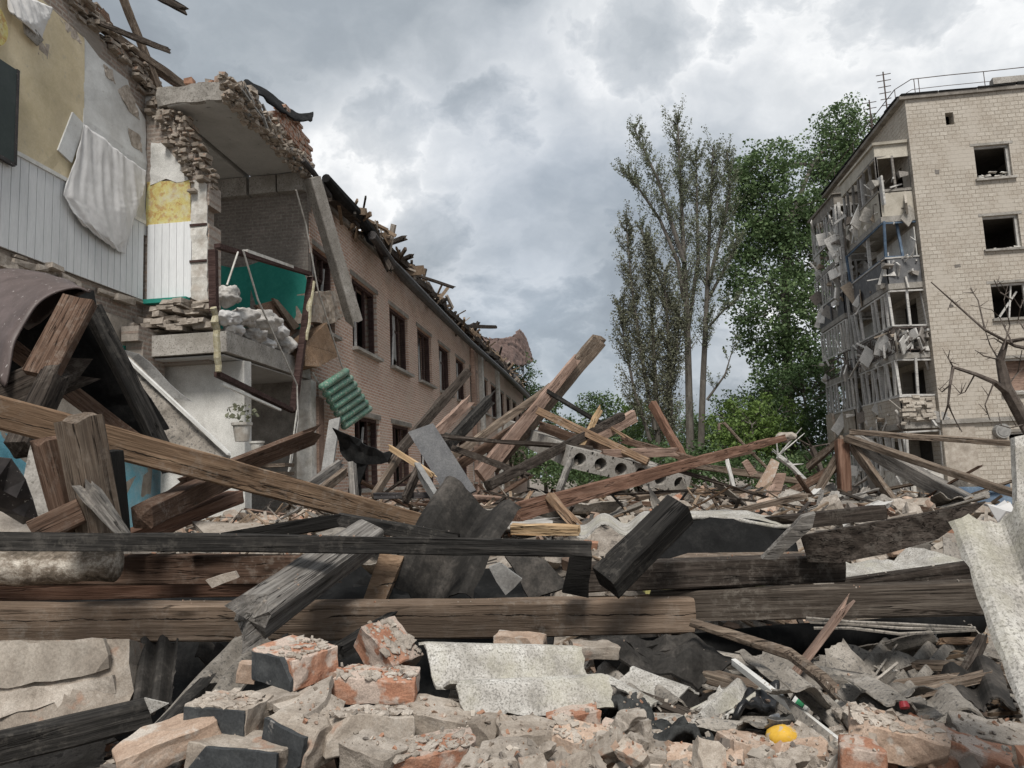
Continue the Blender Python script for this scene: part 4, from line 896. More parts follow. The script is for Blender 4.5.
bg = [  # trees and bushes in a line beyond the rubble
    ('leafy_tree', 'broad dark tree at the foot of the big dense poplar', 'leafD', 805, 50, [B(805, 400, 48, 3.2, 2.8), B(785, 430, 47, 3.2, 2.4), B(820, 450, 46, 2.6, 2.2), B(800, 365, 49, 2.4, 2.0, .6)]),
    ('leafy_bush', 'bright yellow green bush beside the dark tree', 'leafE', 752, 44, [B(752, 425, 44, 1.9, 1.6), B(742, 440, 44, 1.7, 1.4), B(768, 442, 44, 1.6, 1.3), B(735, 425, 45, 1.6, 1.5), B(775, 415, 45, 1.5, 1.5)]),
    ('leafy_tree', 'mid green tree behind the bright yellow green bush', 'leafB', 728, 52, [B(728, 425, 52, 2.6, 1.9), B(715, 445, 52, 2.2, 1.8), B(765, 405, 53, 1.8, 1.9, .8), B(738, 410, 53, 1.6, 1.6, .6)]),
    ('leafy_bush', 'dark bush low between the poplar trunks and the rubble', 'leafD', 700, 43, [B(715, 462, 43, 2.0, 1.1), B(745, 468, 42, 2.4, 1.0), B(690, 465, 43, 1.6, 1.0)]),
    ('leafy_tree', 'small tree with a pointed top beside the end of the school', 'leafB', 597, 55, [B(597, 425, 55, 2.2, 2.0), B(612, 440, 55, 2.4, 1.6), B(595, 405, 55, 1.1, 1.1, .4)]),
    ('leafy_tree', 'shaded round tree against the far end of the school', 'leafD', 560, 54, [B(560, 440, 54, 2.6, 2.4), B(545, 425, 55, 2.0, 1.9), B(575, 455, 52, 2.2, 1.6)]),
    ('leafy_tree', 'light green tree left of the bushy brownish poplar'.replace('left of', 'beside'), 'leafE', 632, 57, [B(632, 420, 57, 2.0, 2.0), B(640, 440, 57, 2.4, 1.8)]),
    ('leafy_bush', 'dark bush behind the hollow core slab', 'leafD', 620, 40, [B(625, 458, 40, 2.4, 1.2), B(655, 462, 40, 2.0, 1.1), B(590, 462, 41, 2.0, 1.2)]),
    ('leafy_tree', 'dark tree showing over the school roof end', 'leafD', 524, 66, [B(523, 380, 66, 1.6, 2.6), B(518, 400, 66, 2.0, 2.4)]),
    ('leafy_bush', 'green bush at the foot of the apartment block', 'leafB', 815, 40, [B(815, 470, 40, 2.0, 1.1), B(790, 475, 39, 2.0, .9)]),
    ('leafy_bush', 'low green bush at the far corner of the school', 'leafB', 545, 50, [B(545, 468, 50, 2.6, 1.3), B(575, 470, 50, 2.4, 1.2), B(530, 455, 52, 1.8, 1.6)]),
    ('leafy_bush', 'dark low bush in the middle beyond the far rubble', 'leafD', 640, 36, [B(640, 474, 36, 2.6, .9), B(680, 474, 36, 2.2, .9), B(600, 476, 36, 2.2, .9)]),
    ('leafy_tree', 'hazy far tree between the poplars', 'leafB', 670, 70, [B(672, 430, 70, 3.5, 2.6), B(700, 440, 72, 3.5, 2.4)]),
]
for nm, lb, lm, bx, Y, bl in bg:
    c0 = bl[0][0]; b_ = Vector((c0.x, Y, .2)); vol = sum(b[1][0]*b[1][2] for b in bl)
    crown_tree(nm, lb, b_, bl, lm, .18, int(46+vol*11), 38, rr, ([b_, b_.lerp(c0, .6), c0], .16), .55, inner=.3)
# bare blasted tree in front of the gable
t = thing('bare_tree', PY(1075, 500, 12), 'bare blast stripped tree reaching in front of the gable', 'tree'); mb = MB()
L_ = lambda pts, Y=12: [PY(x, y, Y+.25*math.sin(x*.7)) for x, y in pts]
mb.tube(L_([(1085, 505), (1050, 462), (1026, 424), (1006, 388), (1000, 360), (1006, 342), (1030, 338)]), [.14, .12, .10, .085, .06, .04, .02], 8)
mb.tube(L_([(1006, 392), (994, 382), (975, 374), (953, 367)]), [.05, .04, .03, .022], 6)
mb.tube(L_([(953, 367), (950, 385), (948, 405), (943, 420)]), [.025, .02, .015, .008], 6)
mb.tube(L_([(931, 282), (960, 308), (985, 330), (1015, 346), (1045, 352)]), [.008, .014, .02, .026, .034], 6)
mb.out('trunk', 'deadbark', t); r3 = random.Random(8)
mb = MB()
for pts in ([(960, 308), (952, 300), (948, 310)], [(985, 330), (978, 300), (970, 288)], [(1000, 362), (990, 345), (985, 330), (988, 320)], [(1003, 350), (1010, 325), (1004, 300), (1008, 285)], [(1012, 343), (1000, 318), (992, 310), (970, 305)], [(975, 374), (965, 392), (958, 395)], [(950, 385), (942, 392), (938, 388)], [(948, 405), (955, 420), (962, 432)], [(1006, 388), (1018, 372), (1022, 350)], [(994, 382), (985, 405), (990, 420)], [(1000, 360), (984, 356), (975, 350)], [(1030, 338), (1018, 320), (1022, 300)], [(1026, 424), (1010, 428), (996, 424)], [(953, 367), (948, 358), (950, 350)], [(1005, 345), (994, 338), (986, 340)], [(1012, 300), (1000, 292), (994, 280)]):
    mb.tube(L_(pts), [.013, .009, .006, .004][:len(pts)], 5)
    for k in range(3):
        i = r3.randrange(len(pts)-1); x, y = pts[i][0]+(pts[i+1][0]-pts[i][0])*.6, pts[i][1]+(pts[i+1][1]-pts[i][1])*.6
        mb.tube(L_([(x, y), (x+r3.uniform(-12, 12), y-r3.uniform(-4, 14))]), [.008, .003], 4)
mb.out('twig', 'deadbark', t)
for i, (lb, pts) in enumerate([('pale bare branch lying against the dark trees beyond the rubble', [(778, 456), (790, 465), (800, 475), (808, 482)]), ('thin bare branch arching over the rubble by the standing post', [(812, 447), (818, 462), (824, 478), (815, 490)])]):
    mb = MB(); mb.tube([P(x, y, 13) for x, y in pts], [.05, .05, .04, .03], 6)
    for k in range(7):
        a = P(*pts[k % 3], 13); mb.tube([a, a+Vector((R.uniform(-.5, .5), R.uniform(-.3, .3), R.uniform(0, .5)))], [.018, .006], 4)
    setp(mb.out('fallen_branch', 'limewood' if i == 0 else 'deadbark'), lb, 'branch')
# ================================================================ wreckage of the roof: timbers, one by one
CC = ('cut', 'cut'); CB = ('cut', 'broken'); BC = ('broken', 'cut'); BB = ('broken', 'broken')
# the long timbers lying across the heap
beam('timber_beam', 'long brown sawn beam lying level along the front of the heap, cracked along its middle', (-70, 622, 2.95), (690, 614, 3.3), .142, .13, 'aged', ends=CC, bow=-.008)
beam('timber_beam', 'grey brown beam lapped over the end of the long cracked level beam', (652, 606, 3.42), (985, 597, 3.1), .128, .11, 'greybrown', ends=CC)
beam('timber_batten', 'thin soot dark batten lying level above the long cracked beam', (-60, 541, 2.62), (590, 549, 2.95), .062, .055, 'dark', ends=CC, bow=.006, cat='batten')
mb = MB(); pts = [P(x, 566+2*math.sin(x*.05), 3.05) for x in range(-60, 132, 16)]
mb.tube(pts, [.068+.006*math.sin(i*1.7) for i in range(len(pts))], 16)
for v in mb.bm.verts: v.co += Vector((0, noise.noise(v.co*14), noise.noise(v.co*14+Vector((3, 0, 0)))))*.012
setp(mb.out('log', 'bark', smooth=True), 'rough pole with pale peeling surface just under the thin dark batten', 'log')
beam('timber_beam', 'brown beam behind the pale peeling pole', (-40, 570, 3.35), (296, 569, 3.4), .125, .1, 'brown', ends=CB)
beam('timber_beam', 'dark red beam low behind the peeling pole', (-40, 593, 3.5), (262, 588, 3.8), .07, .1, 'red', ends=CB)
beam('timber_beam', 'long pale sawn beam sloping down across the heap under the bent brown roof sheet', (-40, 402, 2.9), (448, 532, 4.6), .125, .10, 'tan', ends=CC, roll=8)
beam('timber_post', 'charred square timber propped up diagonally with its sawn end in the air', (606, 583, 3.0), (680, 509, 3.15), .115, .115, 'dark', roll=32, ends=CC)
beam('timber_beam', 'charred beam end butted behind the diagonal charred timber', (585, 577, 3.35), (838, 567, 3.45), .12, .13, 'darkbrown', ends=CC)
plate('timber_board', 'wide soot dark board tapering to a splintered point near the large cement sheet', 'board', [(800, 536, 3.3), (905, 517, 3.15), (986, 502, 3.0), (962, 522, 3.03), (938, 539, 3.08), (890, 553, 3.15), (840, 563, 3.25), (808, 562, 3.3)], .05, 'darkbrown')
beam('timber_beam', 'dark beam lying behind the lapped grey brown beam', (838, 590, 3.6), (1000, 568, 3.3), .09, .1, 'darkbrown')
beam('timber_beam', 'dark beam end resting above the charred beam beside the standing post', (790, 522, 4.2), (880, 512, 4.4), .08, .1, 'darkbrown', ends=BC)
plate('timber_board', 'short grey split board leaning on the charred beam', 'board', [(762, 560, 3.25), (776, 561, 3.25), (812, 528, 3.2), (815, 514, 3.2), (803, 517, 3.2)], .03, 'grey', .004, .003, .05)
beam('timber_beam', 'stubby silver grey beam with a splintered end hanging over the long cracked beam', (268, 606, 2.62), (368, 536, 3.35), .12, .13, 'grey', roll=28, ends=BC)
plate('timber_board', 'light brown board wedged upright behind the splintered grey beam', 'board', [(362, 603, 3.4), (384, 603, 3.4), (404, 556, 3.6), (380, 553, 3.6)], .04, 'tan')
beam('dark_batten', 'black batten rising to the peak behind the thin soot dark batten', (188, 545, 3.3), (342, 520, 3.4), .055, .05, 'black', cat='batten', warp=.01)
beam('dark_batten', 'black batten falling from the peak behind the thin soot dark batten', (338, 519, 3.4), (458, 541, 3.35), .06, .05, 'dark', cat='batten', warp=.01)
beam('timber_stub', 'squared beam stub standing in front of the long pale sloping beam', (79, 420, 2.78), (102, 541, 2.86), .12, .12, 'tan2', roll=20, ends=('rough', 'cut'))
beam('timber_stub', 'split brown beam stub leaning beside the standing squared stub', (48, 440, 2.84), (75, 540, 2.9), .085, .09, 'brown', roll=15, ends=('rough', 'cut'))
beam('timber_stub', 'black plank standing behind the squared stub', (112, 452, 3.1), (120, 544, 3.1), .095, .04, 'black', ends=CC)
beam('timber_splinter', 'pale splintered wedge of wood at the foot of the standing stub', (92, 494, 2.76), (126, 536, 2.76), .06, .07, 'grey', ends=BC, taper=.5, cat='splinter')
beam('timber_beam', 'red brown beam end lying across in front of the blue wall', (142, 517, 3.2), (226, 478, 4.0), .095, .09, 'brown', ends=CC)
beam('timber_beam', 'red brown beam lying under the other one in front of the blue wall', (120, 542, 3.25), (236, 497, 4.1), .07, .09, 'red', ends=CC)
beam('timber_beam', 'short brown beam low beside the standing stubs', (36, 532, 2.76), (84, 510, 2.8), .09, .08, 'brown', ends=CC)
beam('timber_board', 'rough brown board sloping up in the open ground floor room', (196, 482, 6.2), (301, 441, 7.0), .17, .05, 'brown', ends=BB, roll=30, cat='board')
# under the bent brown roof sheet
beam('rafter', 'wide flat brown rafter end under the bent brown roof sheet', (40, 376, 3.9), (80, 300, 4.1), .17, .06, 'brown', roll=60, cat='rafter', ref=Vector((.6, -.8, 0)))
beam('rafter', 'dark rafter sloping down inside the bent brown roof sheet', (92, 308, 4.4), (172, 470, 4.6), .085, .1, 'dark', cat='rafter')
beam('rafter', 'brown rafter crossing low under the bent brown roof sheet', (-10, 332, 4.6), (150, 452, 4.9), .10, .09, 'brown', cat='rafter')
beam('rafter', 'dark stub of rafter behind the standing timber stubs', (-10, 405, 4.0), (48, 380, 4.1), .2, .1, 'darkbrown', cat='rafter', ends=CB)
beam('rafter', 'second dark rafter stub below the wide flat rafter end', (20, 450, 3.6), (52, 382, 3.9), .12, .1, 'darkbrown', cat='rafter', ends=CB)
edge = [(90, 291, 4.35), (78, 286, 4.3), (64, 287, 4.25), (50, 293, 4.2), (37, 304, 4.15), (27, 317, 4.1), (18, 332, 4.05), (11, 350, 4.0), (5, 385, 3.95)]
rim = [(89, 289, 4.45), (72, 281, 4.7), (53, 275, 4.85), (34, 271, 4.95), (14, 268, 5.0), (-10, 268, 5.0), (-36, 274, 5.0), (-60, 290, 4.95), (-84, 330, 4.9)]
loft('bent_roof_sheet', 'big dark brown roof sheet bent over into a hood beside the classroom wall', 'roof sheet', [edge, [((a[0]+b[0])/2-2, (a[1]+b[1])/2-1, (a[2]+b[2])/2-.06) for a, b in zip(edge, rim)], rim, [(x-60, y+40, d+.3) for x, y, d in rim]], .012, 'brownmetal', .02, sub=5)
plate('roof_sheet', 'black sheet added to darken the inside of the bent brown roof sheet', 'roof sheet', [(2, 408, 5.0), (12, 340, 5.0), (30, 308, 5.0), (55, 290, 5.0), (92, 290, 5.0), (104, 330, 5.0), (70, 390, 5.0), (36, 425, 5.0)], .01, 'felt', .04, 0, .2)  # added black backing, puts the shade inside the bent sheet
plate('roof_sheet', 'black sheet hanging inside the bent brown roof sheet', 'roof sheet', [(88, 300, 4.75), (172, 432, 5.0), (150, 447, 5.0), (126, 442, 4.95), (62, 378, 4.8), (70, 330, 4.75)], .01, 'felt', .06, 0, .15)
plate('roof_sheet', 'grey metal sheet sloping down from the bent brown roof sheet towards the flower pot', 'roof sheet', [(119, 352, 5.2), (130, 356, 5.2), (230, 454, 4.9), (226, 468, 4.9), (186, 462, 4.9), (143, 424, 5.0), (128, 385, 5.1)], .012, 'slate2', .04, .005, .12)
beam('metal_strip', 'thin pale edge strip along the sloping grey metal sheet', (121, 353, 5.15), (229, 454, 4.85), .022, .02, 'whitemetal', cat='strip', warp=.003)
plate('roof_sheet', 'curled grey sheet with a dark torn tip behind the sloping grey metal sheet', 'roof sheet', [(123, 350, 5.6), (140, 354, 5.6), (170, 385, 5.6), (191, 401, 5.6), (170, 396, 5.6), (150, 388, 5.6)], .012, 'greymetal', .08, .01, .12)
plate('crumpled_sheet', 'dark folded metal sheet crumpled at the foot of the wide rafters', 'sheet metal', [(-20, 452, 2.9), (12, 458, 2.9), (25, 480, 2.95), (38, 520, 3.0), (20, 528, 3.0), (-20, 505, 2.9)], .01, 'darkmetal', .12, .01, .1, scale=5)
plate('plaster_slab', 'pale grey rendered slab propped up behind the standing stubs', 'slab', [(28, 446, 3.6), (58, 440, 3.6), (64, 526, 3.4), (18, 526, 3.4)], .08, 'concrete', .02, .01, .12)
plate('plaster_slab', 'white plaster board flat in the corner above the thin dark batten', 'slab', [(-30, 492, 3.3), (30, 526, 3.2), (40, 540, 3.1), (-30, 540, 3.0)], .03, 'mortar', .02, .01, .12)
plate('plaster_slab', 'cream white plaster piece between the dark battens and the red brown beams', 'slab', [(190, 524, 3.6), (258, 522, 3.7), (280, 530, 3.5), (205, 536, 3.5)], .02, 'mortar', .02, .01, .1)
# ---- dark stuff in the middle
wave('cement_sheet', 'dark bent cement roof sheet standing on edge at the middle of the heap', [(448, 484, 4.1), (522, 514, 3.9), (474, 606, 3.45), (384, 600, 3.6)], 1.3, .085, 'slatedark', bend=.04)
plate('panel', 'flat slate grey panel leaning upright in front of the brick facade', 'panel', [(408, 432, 6.6), (433, 423, 6.6), (476, 490, 6.2), (450, 502, 6.2)], .03, 'steel')
plate('roof_felt', 'torn black felt hanging in folds below the green radiator', 'roofing felt', [(336, 428, 7.0), (352, 436, 7.0), (384, 452, 6.8), (394, 450, 6.8), (393, 462, 6.8), (368, 466, 6.9), (362, 485, 6.9), (362, 520, 6.9), (346, 520, 6.9), (352, 470, 7.0), (338, 452, 7.0)], .02, 'felt', .12, .015, .1, scale=4)
beam('timber_post', 'grey plank standing under the black felt', (352, 463, 6.6), (356, 520, 6.4), .09, .05, 'grey', ends=CB)
plate('panel', 'pale grey panel leaning at the corner of the facade below the green radiator', 'panel', [(329, 420, 7.6), (340, 417, 7.6), (329, 490, 7.2), (318, 492, 7.2)], .03, 'greymetal')
beam('metal_bar', 'black horizontal bar under the slate grey panel', (374, 496, 5.6), (456, 495, 5.6), .045, .05, 'darkmetal', cat='bar')
beam('timber_batten', 'pale yellowish split batten sticking out by the black felt', (392, 449, 6.0), (431, 474, 5.8), .035, .035, 'fresh', ends=BB, cat='batten')
beam('timber_batten', 'long grey batten rising beside the black horizontal bar', (374, 496, 5.7), (400, 455, 6.2), .06, .04, 'tan2', cat='batten')
for i, (a, b, m_, lb) in enumerate([((300, 492, 6), (338, 465, 6.6), 'grey', 'grey board end at the foot of the pale grey leaning panel'), ((310, 500, 5.6), (342, 474, 6.2), 'tan2', 'worn board lying over the grey board end by the plastered column'), ((405, 500, 5.4), (418, 470, 5.8), 'darkbrown', 'dark stick leaning under the slate grey panel'), ((440, 505, 5.0), (418, 468, 5.8), 'greymetal', 'thin grey strip leaning behind the black horizontal bar')]):
    beam('timber_board', lb, a, b, .07, .04, m_, ends=CB, cat='board')
# fan of timbers against the facade
fan = [('heavy brown plank rising highest out of the fan of timbers', (492, 466, 9.8), (596, 344, 11), .24, .07, 'tan2', CB),
       ('heavy brown plank beside the tallest one with a blunt top end', (480, 476, 9.4), (574, 362, 10.6), .21, .08, 'pink', CB),
       ('long straight batten running up behind the heavy brown planks', (450, 458, 9.0), (552, 386, 10.4), .085, .06, 'tan2', CC),
       ('brown board below the long straight batten', (440, 478, 9.0), (520, 425, 10.4), .12, .05, 'brown', CB),
       ('dark pole slanting across the second floor windows', (390, 462, 9.0), (468, 372, 10.5), .11, .08, 'darkbrown', CC),
       ('dark broken pole with a ragged top by the torn facade corner', (447, 446, 10.0), (488, 402, 11), .15, .1, 'dark', CB),
       ('pinkish board slanting between the two dark poles', (430, 440, 10.5), (466, 404, 11.5), .15, .05, 'pink', BB),
       ('thin dark bar lying level across the fan of timbers', (440, 437, 8.6), (592, 448, 9.2), .05, .05, 'darkbrown', CC),
       ('dark stick sloping down right under the level thin bar'.replace(' right', ' just'), (452, 448, 8.8), (526, 475, 8.4), .065, .05, 'darkbrown', CB),
       ('long dark beam rising from the heap past the hollow core slab', (488, 486, 8.0), (622, 416, 10.0), .10, .09, 'darkbrown', CC),
       ('reddish beam end behind the long dark beam by the hollow core slab', (590, 440, 10.4), (634, 416, 10.8), .17, .1, 'pink', CC),
       ('thin black rod falling from the heavy planks', (546, 391, 10.2), (612, 430, 10.6), .055, .05, 'dark', CC),
       ('thin pale batten falling over the hollow core slab', (604, 424, 10.6), (658, 456, 10.2), .045, .04, 'tan', CC),
       ('light brown beam falling from the heavy planks onto the hollow core slab', (538, 411, 9.6), (648, 462, 9.0), .09, .09, 'tan', CC),
       ('dark plank under the falling light brown beam', (545, 428, 9.8), (610, 452, 9.6), .12, .06, 'brown', BB),
       ('pale new batten standing up behind the hollow core slab', (579, 449, 9.2), (599, 412, 9.6), .075, .04, 'fresh', CB),
       ('pinkish plank lying on the hollow core slab', (606, 454, 9.0), (672, 452, 9.6), .10, .06, 'pink', BB),
       ('brown board lying above the hollow core slab', (630, 442, 10.2), (700, 462, 9.9), .08, .05, 'brown', BB),
       ('rust red pole standing slanted in front of the poplar trunks', (652, 404, 14), (684, 460, 13), .15, .1, 'red', CC),
       ('long reddish beam slanting out of the heap with a pale knob at its tip', (516, 512, 5.2), (786, 437, 9.2), .125, .10, 'red', CC),
       ('short split piece propping the long reddish beam', (549, 496, 5.4), (574, 523, 5.2), .06, .05, 'tan', CB),
       ('yellowish new board end lying under the long reddish beam', (512, 529, 4.3), (579, 530, 4.2), .05, .06, 'fresh', CC),
       ('grey board standing against the low side of the hollow core slab', (558, 494, 7.6), (570, 462, 8.2), .10, .05, 'grey', CB),
       ('long weathered batten lying level behind the long reddish beam', (690, 465, 10.5), (818, 484, 10.5), .085, .07, 'tan2', CC),
       ('second weathered batten above the level one', (715, 458, 12), (742, 452, 12), .12, .06, 'brown', BB),
       ('thin pale stick standing behind the long reddish beam', (726, 455, 9.0), (734, 488, 8.8), .035, .035, 'limewood', CC)]
for lb, a, b, h, w_, m_, e in fan:
    nm = 'timber_plank' if 'plank' in lb else 'timber_board' if 'board' in lb else 'timber_batten' if ('batten' in lb or 'stick' in lb or 'bar' in lb or 'rod' in lb) else 'timber_pole' if 'pole' in lb else 'timber_beam'
    beam(nm, lb, a, b, h, w_, m_, roll=R.uniform(-12, 12), ends=e, cat=nm.split('_')[1], warp=.014, taper=.55 if 'knob' in lb or 'tallest' in lb else 1)
b2 = lump_bm(.09, 71, 2, .4, (1.5, 1, .7)); 
for v in b2.verts: v.co += P(786, 437, 9.2)
setp(bm_out(b2, 'mortar_lump', 'mortar'), 'pale lump of mortar stuck on the tip of the long reddish beam', 'lump')
mb = MB(); mb.tube([P(x, y, 12) for x, y in [(719, 430), (719, 424), (724, 423), (742, 443), (767, 468)]], .025, 6); setp(mb.out('bent_pipe', 'tan2'), 'thin bent pipe hooked over at its top behind the long reddish beam', 'pipe')
for lb, pl in (('pale pinkish plaster panel standing on end among the far bricks', [(757, 487), (773, 459), (780, 462), (768, 490)]), ('pink plaster panel leaning on the pale one', [(768, 503), (776, 474), (786, 474), (778, 504)]), ('small pink panel piece behind the leaning plaster panels', [(742, 463), (748, 460), (758, 472), (750, 476)])):
    plate('plaster_board', lb, 'panel', [(x, y, 10.2) for x, y in pl], .06, 'pink' if 'pink ' in lb else 'palebrick', .01, .01, .2)
# frame of timbers by the flats
rf2 = [('square reddish post standing upright in front of the apartment block', (842, 440, 8.0), (846, 514, 7.8), .115, .115, 'red', CC, 'timber_post'),
       ('top rail running level from the upright reddish post across the gable', (850, 432, 8.0), (1018, 444, 7.2), .05, .06, 'tan2', CC, 'timber_rail'),
       ('lower rail sloping down from the upright reddish post', (846, 438, 7.9), (1016, 494, 6.6), .06, .07, 'tan2', CC, 'timber_rail'),
       ('thick mottled plank sloping under the lower rail', (862, 445, 8.1), (972, 506, 7.0), .16, .10, 'grey', BC, 'timber_plank'),
       ('grey brown leg slanting down from the upright reddish post', (853, 446, 7.9), (905, 518, 7.2), .10, .05, 'tan2', CC, 'timber_brace'),
       ('loose splintered batten pointing down from the post head', (842, 438, 8.1), (809, 467, 8.6), .07, .05, 'tan2', CB, 'timber_batten'),
       ('brown stay sloping down to the far rubble', (838, 466, 8.2), (782, 497, 8.4), .09, .06, 'brown', CB, 'timber_stay'),
       ('thin steep stay beside the brown stay', (839, 455, 8.1), (809, 505, 7.6), .07, .05, 'tan2', CB, 'timber_stay'),
       ('wide grey board lying back against the grey brown leg', (872, 480, 8.6), (903, 516, 7.6), .26, .04, 'greymetal', BB, 'timber_board')]
for lb, a, b, h, w_, m_, e, nm in rf2: beam(nm, lb, a, b, h, w_, m_, ends=e, cat=nm.split('_')[1], roll=0 if 'post' in nm else 10, warp=.012)
plate('panel', 'blue metal panel at the base of the gable behind the timber frame', 'panel', [(962, 487, 7.4), (1006, 484, 7.4), (1010, 508, 7.3), (962, 510, 7.3)], .05, 'bluetarp', .08, .03, .3)
# ---- hollow core slab: end face with bores
hs = thing('hollow_core_slab', P(630, 465, 9.0), 'broken hollow core concrete slab with a row of round bores in its end', 'slab')
A, Bq = P(572, 447, 8.8), P(692, 476, 9.3); X = (Bq-A).normalized(); Zd = (P(566, 470, 8.8)-A); Zd = (Zd - X*Zd.dot(X)).normalized(); Yd = X.cross(Zd).normalized()
if Yd.dot(cf) < 0: Yd = -Yd
Wd = (Bq-A).length; H = .24; bm = bmesh.new(); mb = MB(); nb = 6; pt = Wd/nb
def hp(u, v, d): return A + X*u + Zd*v + Yd*d + Vector((0, 0, .0))
for k in range(nb):       # square cell with a round hole
    c = (k+.5)*pt; ro = min(.078, pt*.38); cir = [(c+ro*math.cos(t), H/2+ro*math.sin(t)) for t in [2*math.pi*i/24 for i in range(24)]]
    sq = []
    for i in range(24):
        a_ = 2*math.pi*i/24; dx, dy = math.cos(a_), math.sin(a_); s_ = min((pt/2)/abs(dx) if abs(dx) > 1e-6 else 9, (H/2)/abs(dy) if abs(dy) > 1e-6 else 9); sq.append((c+dx*s_, H/2+dy*s_))
    for i in range(24):
        j = (i+1) % 24
        mb.face([hp(*sq[i], 0), hp(*sq[j], 0), hp(*cir[j], 0), hp(*cir[i], 0)]); mb.face([hp(*cir[i], 0), hp(*cir[j], 0), hp(*cir[j], .9), hp(*cir[i], .9)])
    mb.face([hp(*q, .9) for q in cir])
for v0, fl in ((0, 0), (H, 1)): mb.face([hp(0, v0, 0), hp(Wd, v0, 0), hp(Wd, v0, 2.6), hp(0, v0, 2.6)])
for u0 in (0, Wd): mb.face([hp(u0, 0, 0), hp(u0, H, 0), hp(u0, H, 2.6), hp(u0, 0, 2.6)])
mb.out('slab_body', 'concrete', hs)
for k in range(4):
    b3 = lump_bm(.05+.02*R.random(), 30+k, 2, .5)
    for v in b3.verts: v.co += hp((k+.5)*pt, H*.78, .12)
    bm_out(b3, 'plug', 'mortar', hs)
# ---- cement sheets
loft('roof_felt', 'wide black sheet added to darken the hollow under the long beams', 'roofing felt', [[(x, 572+6*math.sin(x*.02), 5.0) for x in range(-100, 600, 80)], [(x, 596+8*math.sin(x*.03), 4.5) for x in range(-100, 600, 80)], [(x, 660+8*math.sin(x*.04), 4.1) for x in range(-100, 600, 80)], [(x, 730, 3.7) for x in range(-100, 600, 80)]], .02, 'felt', .16, sub=5)  # added black sheet, stands in for the deep shade under the beams
wave('cement_sheet', 'large speckled cement roof sheet standing at the edge beside the splintered dark board', [(954, 530, 1.86), (1110, 482, 1.75), (1200, 700, 1.30), (1036, 748, 1.36)], 2.3, .026, 'slate', jag=.05, thick=.009)
wave('cement_sheet', 'speckled corrugated cement sheet lying on the near bricks', [(418, 648, 2.46), (466, 716, 2.13), (618, 697, 2.24), (576, 653, 2.58)], 1.55, .040, 'slate', jag=.05, thick=.009)
wave('cement_sheet', 'pale corrugated sheet edge showing under the charred diagonal timber', [(576, 521, 4.9), (670, 517, 4.9), (670, 529, 4.1), (576, 533, 4.1)], 2.2, .035, 'slate', jag=.02)
loft('roof_felt', 'pale topped roofing felt run on down to darken the hollow behind the charred timber', 'roofing felt', [[(636, 566, 3.75), (690, 565, 3.75), (740, 563, 3.75), (796, 556, 3.8)], [(660, 525, 3.9), (700, 522, 3.9), (745, 523, 3.9), (796, 526, 3.9)]], .02, 'felt', .04, jag=.03)  # real felt at the top; lower part extended in black as the hollow's shade
loft('roof_felt', 'grey dusty strip of felt along the top of the sagging felt', 'roofing felt', [[(660, 524, 3.88), (700, 521, 3.88), (745, 523, 3.88), (797, 529, 3.88)], [(680, 514, 4.5), (715, 512, 4.5), (750, 515, 4.5), (795, 521, 4.5)]], .02, 'slate', .05, jag=.04)
plate('timber_board', 'pale brown plate added as the light top face of the charred beam end', 'board', [(655, 563, 3.42), (815, 563, 3.42), (840, 551, 3.62), (688, 553, 3.62)], .02, 'tan2')  # the beam's light top face, put on as a separate pale plate
plate('insulation_board', 'yellow green mineral wool board under the charred beam', 'insulation', [(632, 582, 3.9), (735, 580, 3.9), (768, 596, 3.6), (645, 596, 3.6)], .03, 'insul', .03, .01, .12)
plate('cement_sheet', 'pale cracked sheets flat under the splintered dark board', 'roof sheet', [(835, 570, 3.9), (925, 555, 4.2), (970, 556, 4.1), (962, 572, 3.7), (842, 582, 3.6)], .01, 'slate', .10, .03, .08)
plate('cement_sheet', 'brown stained panel beside the yellow green insulation', 'roof sheet', [(650, 586, 3.7), (712, 584, 3.7), (716, 600, 3.6), (650, 602, 3.6)], .01, 'palebrick', .02, .01, .1)
mb = MB(); mb.tube([P(x, y, d) for x, y, d in [(600, 662, 3.3), (680, 652, 3.4), (780, 640, 3.5), (880, 632, 3.7), (975, 622, 3.9)]], [.08, .085, .08, .08, .07], 14)
for v in mb.bm.verts: v.co += Vector((0, noise.noise(v.co*4), noise.noise(v.co*4+Vector((3, 0, 0)))))*.03
setp(mb.out('felt_roll', 'felt', smooth=True), 'black rolled roofing felt lying under the lapped beam', 'roofing felt')
plate('sheet_metal', 'black sheet folded under the end of the long cracked beam', 'sheet metal', [(592, 640, 3.0), (690, 636, 3.0), (735, 668, 2.9), (700, 682, 2.8), (640, 672, 2.8), (600, 664, 2.8)], .01, 'slatedark', .10, 0, .04, scale=6)
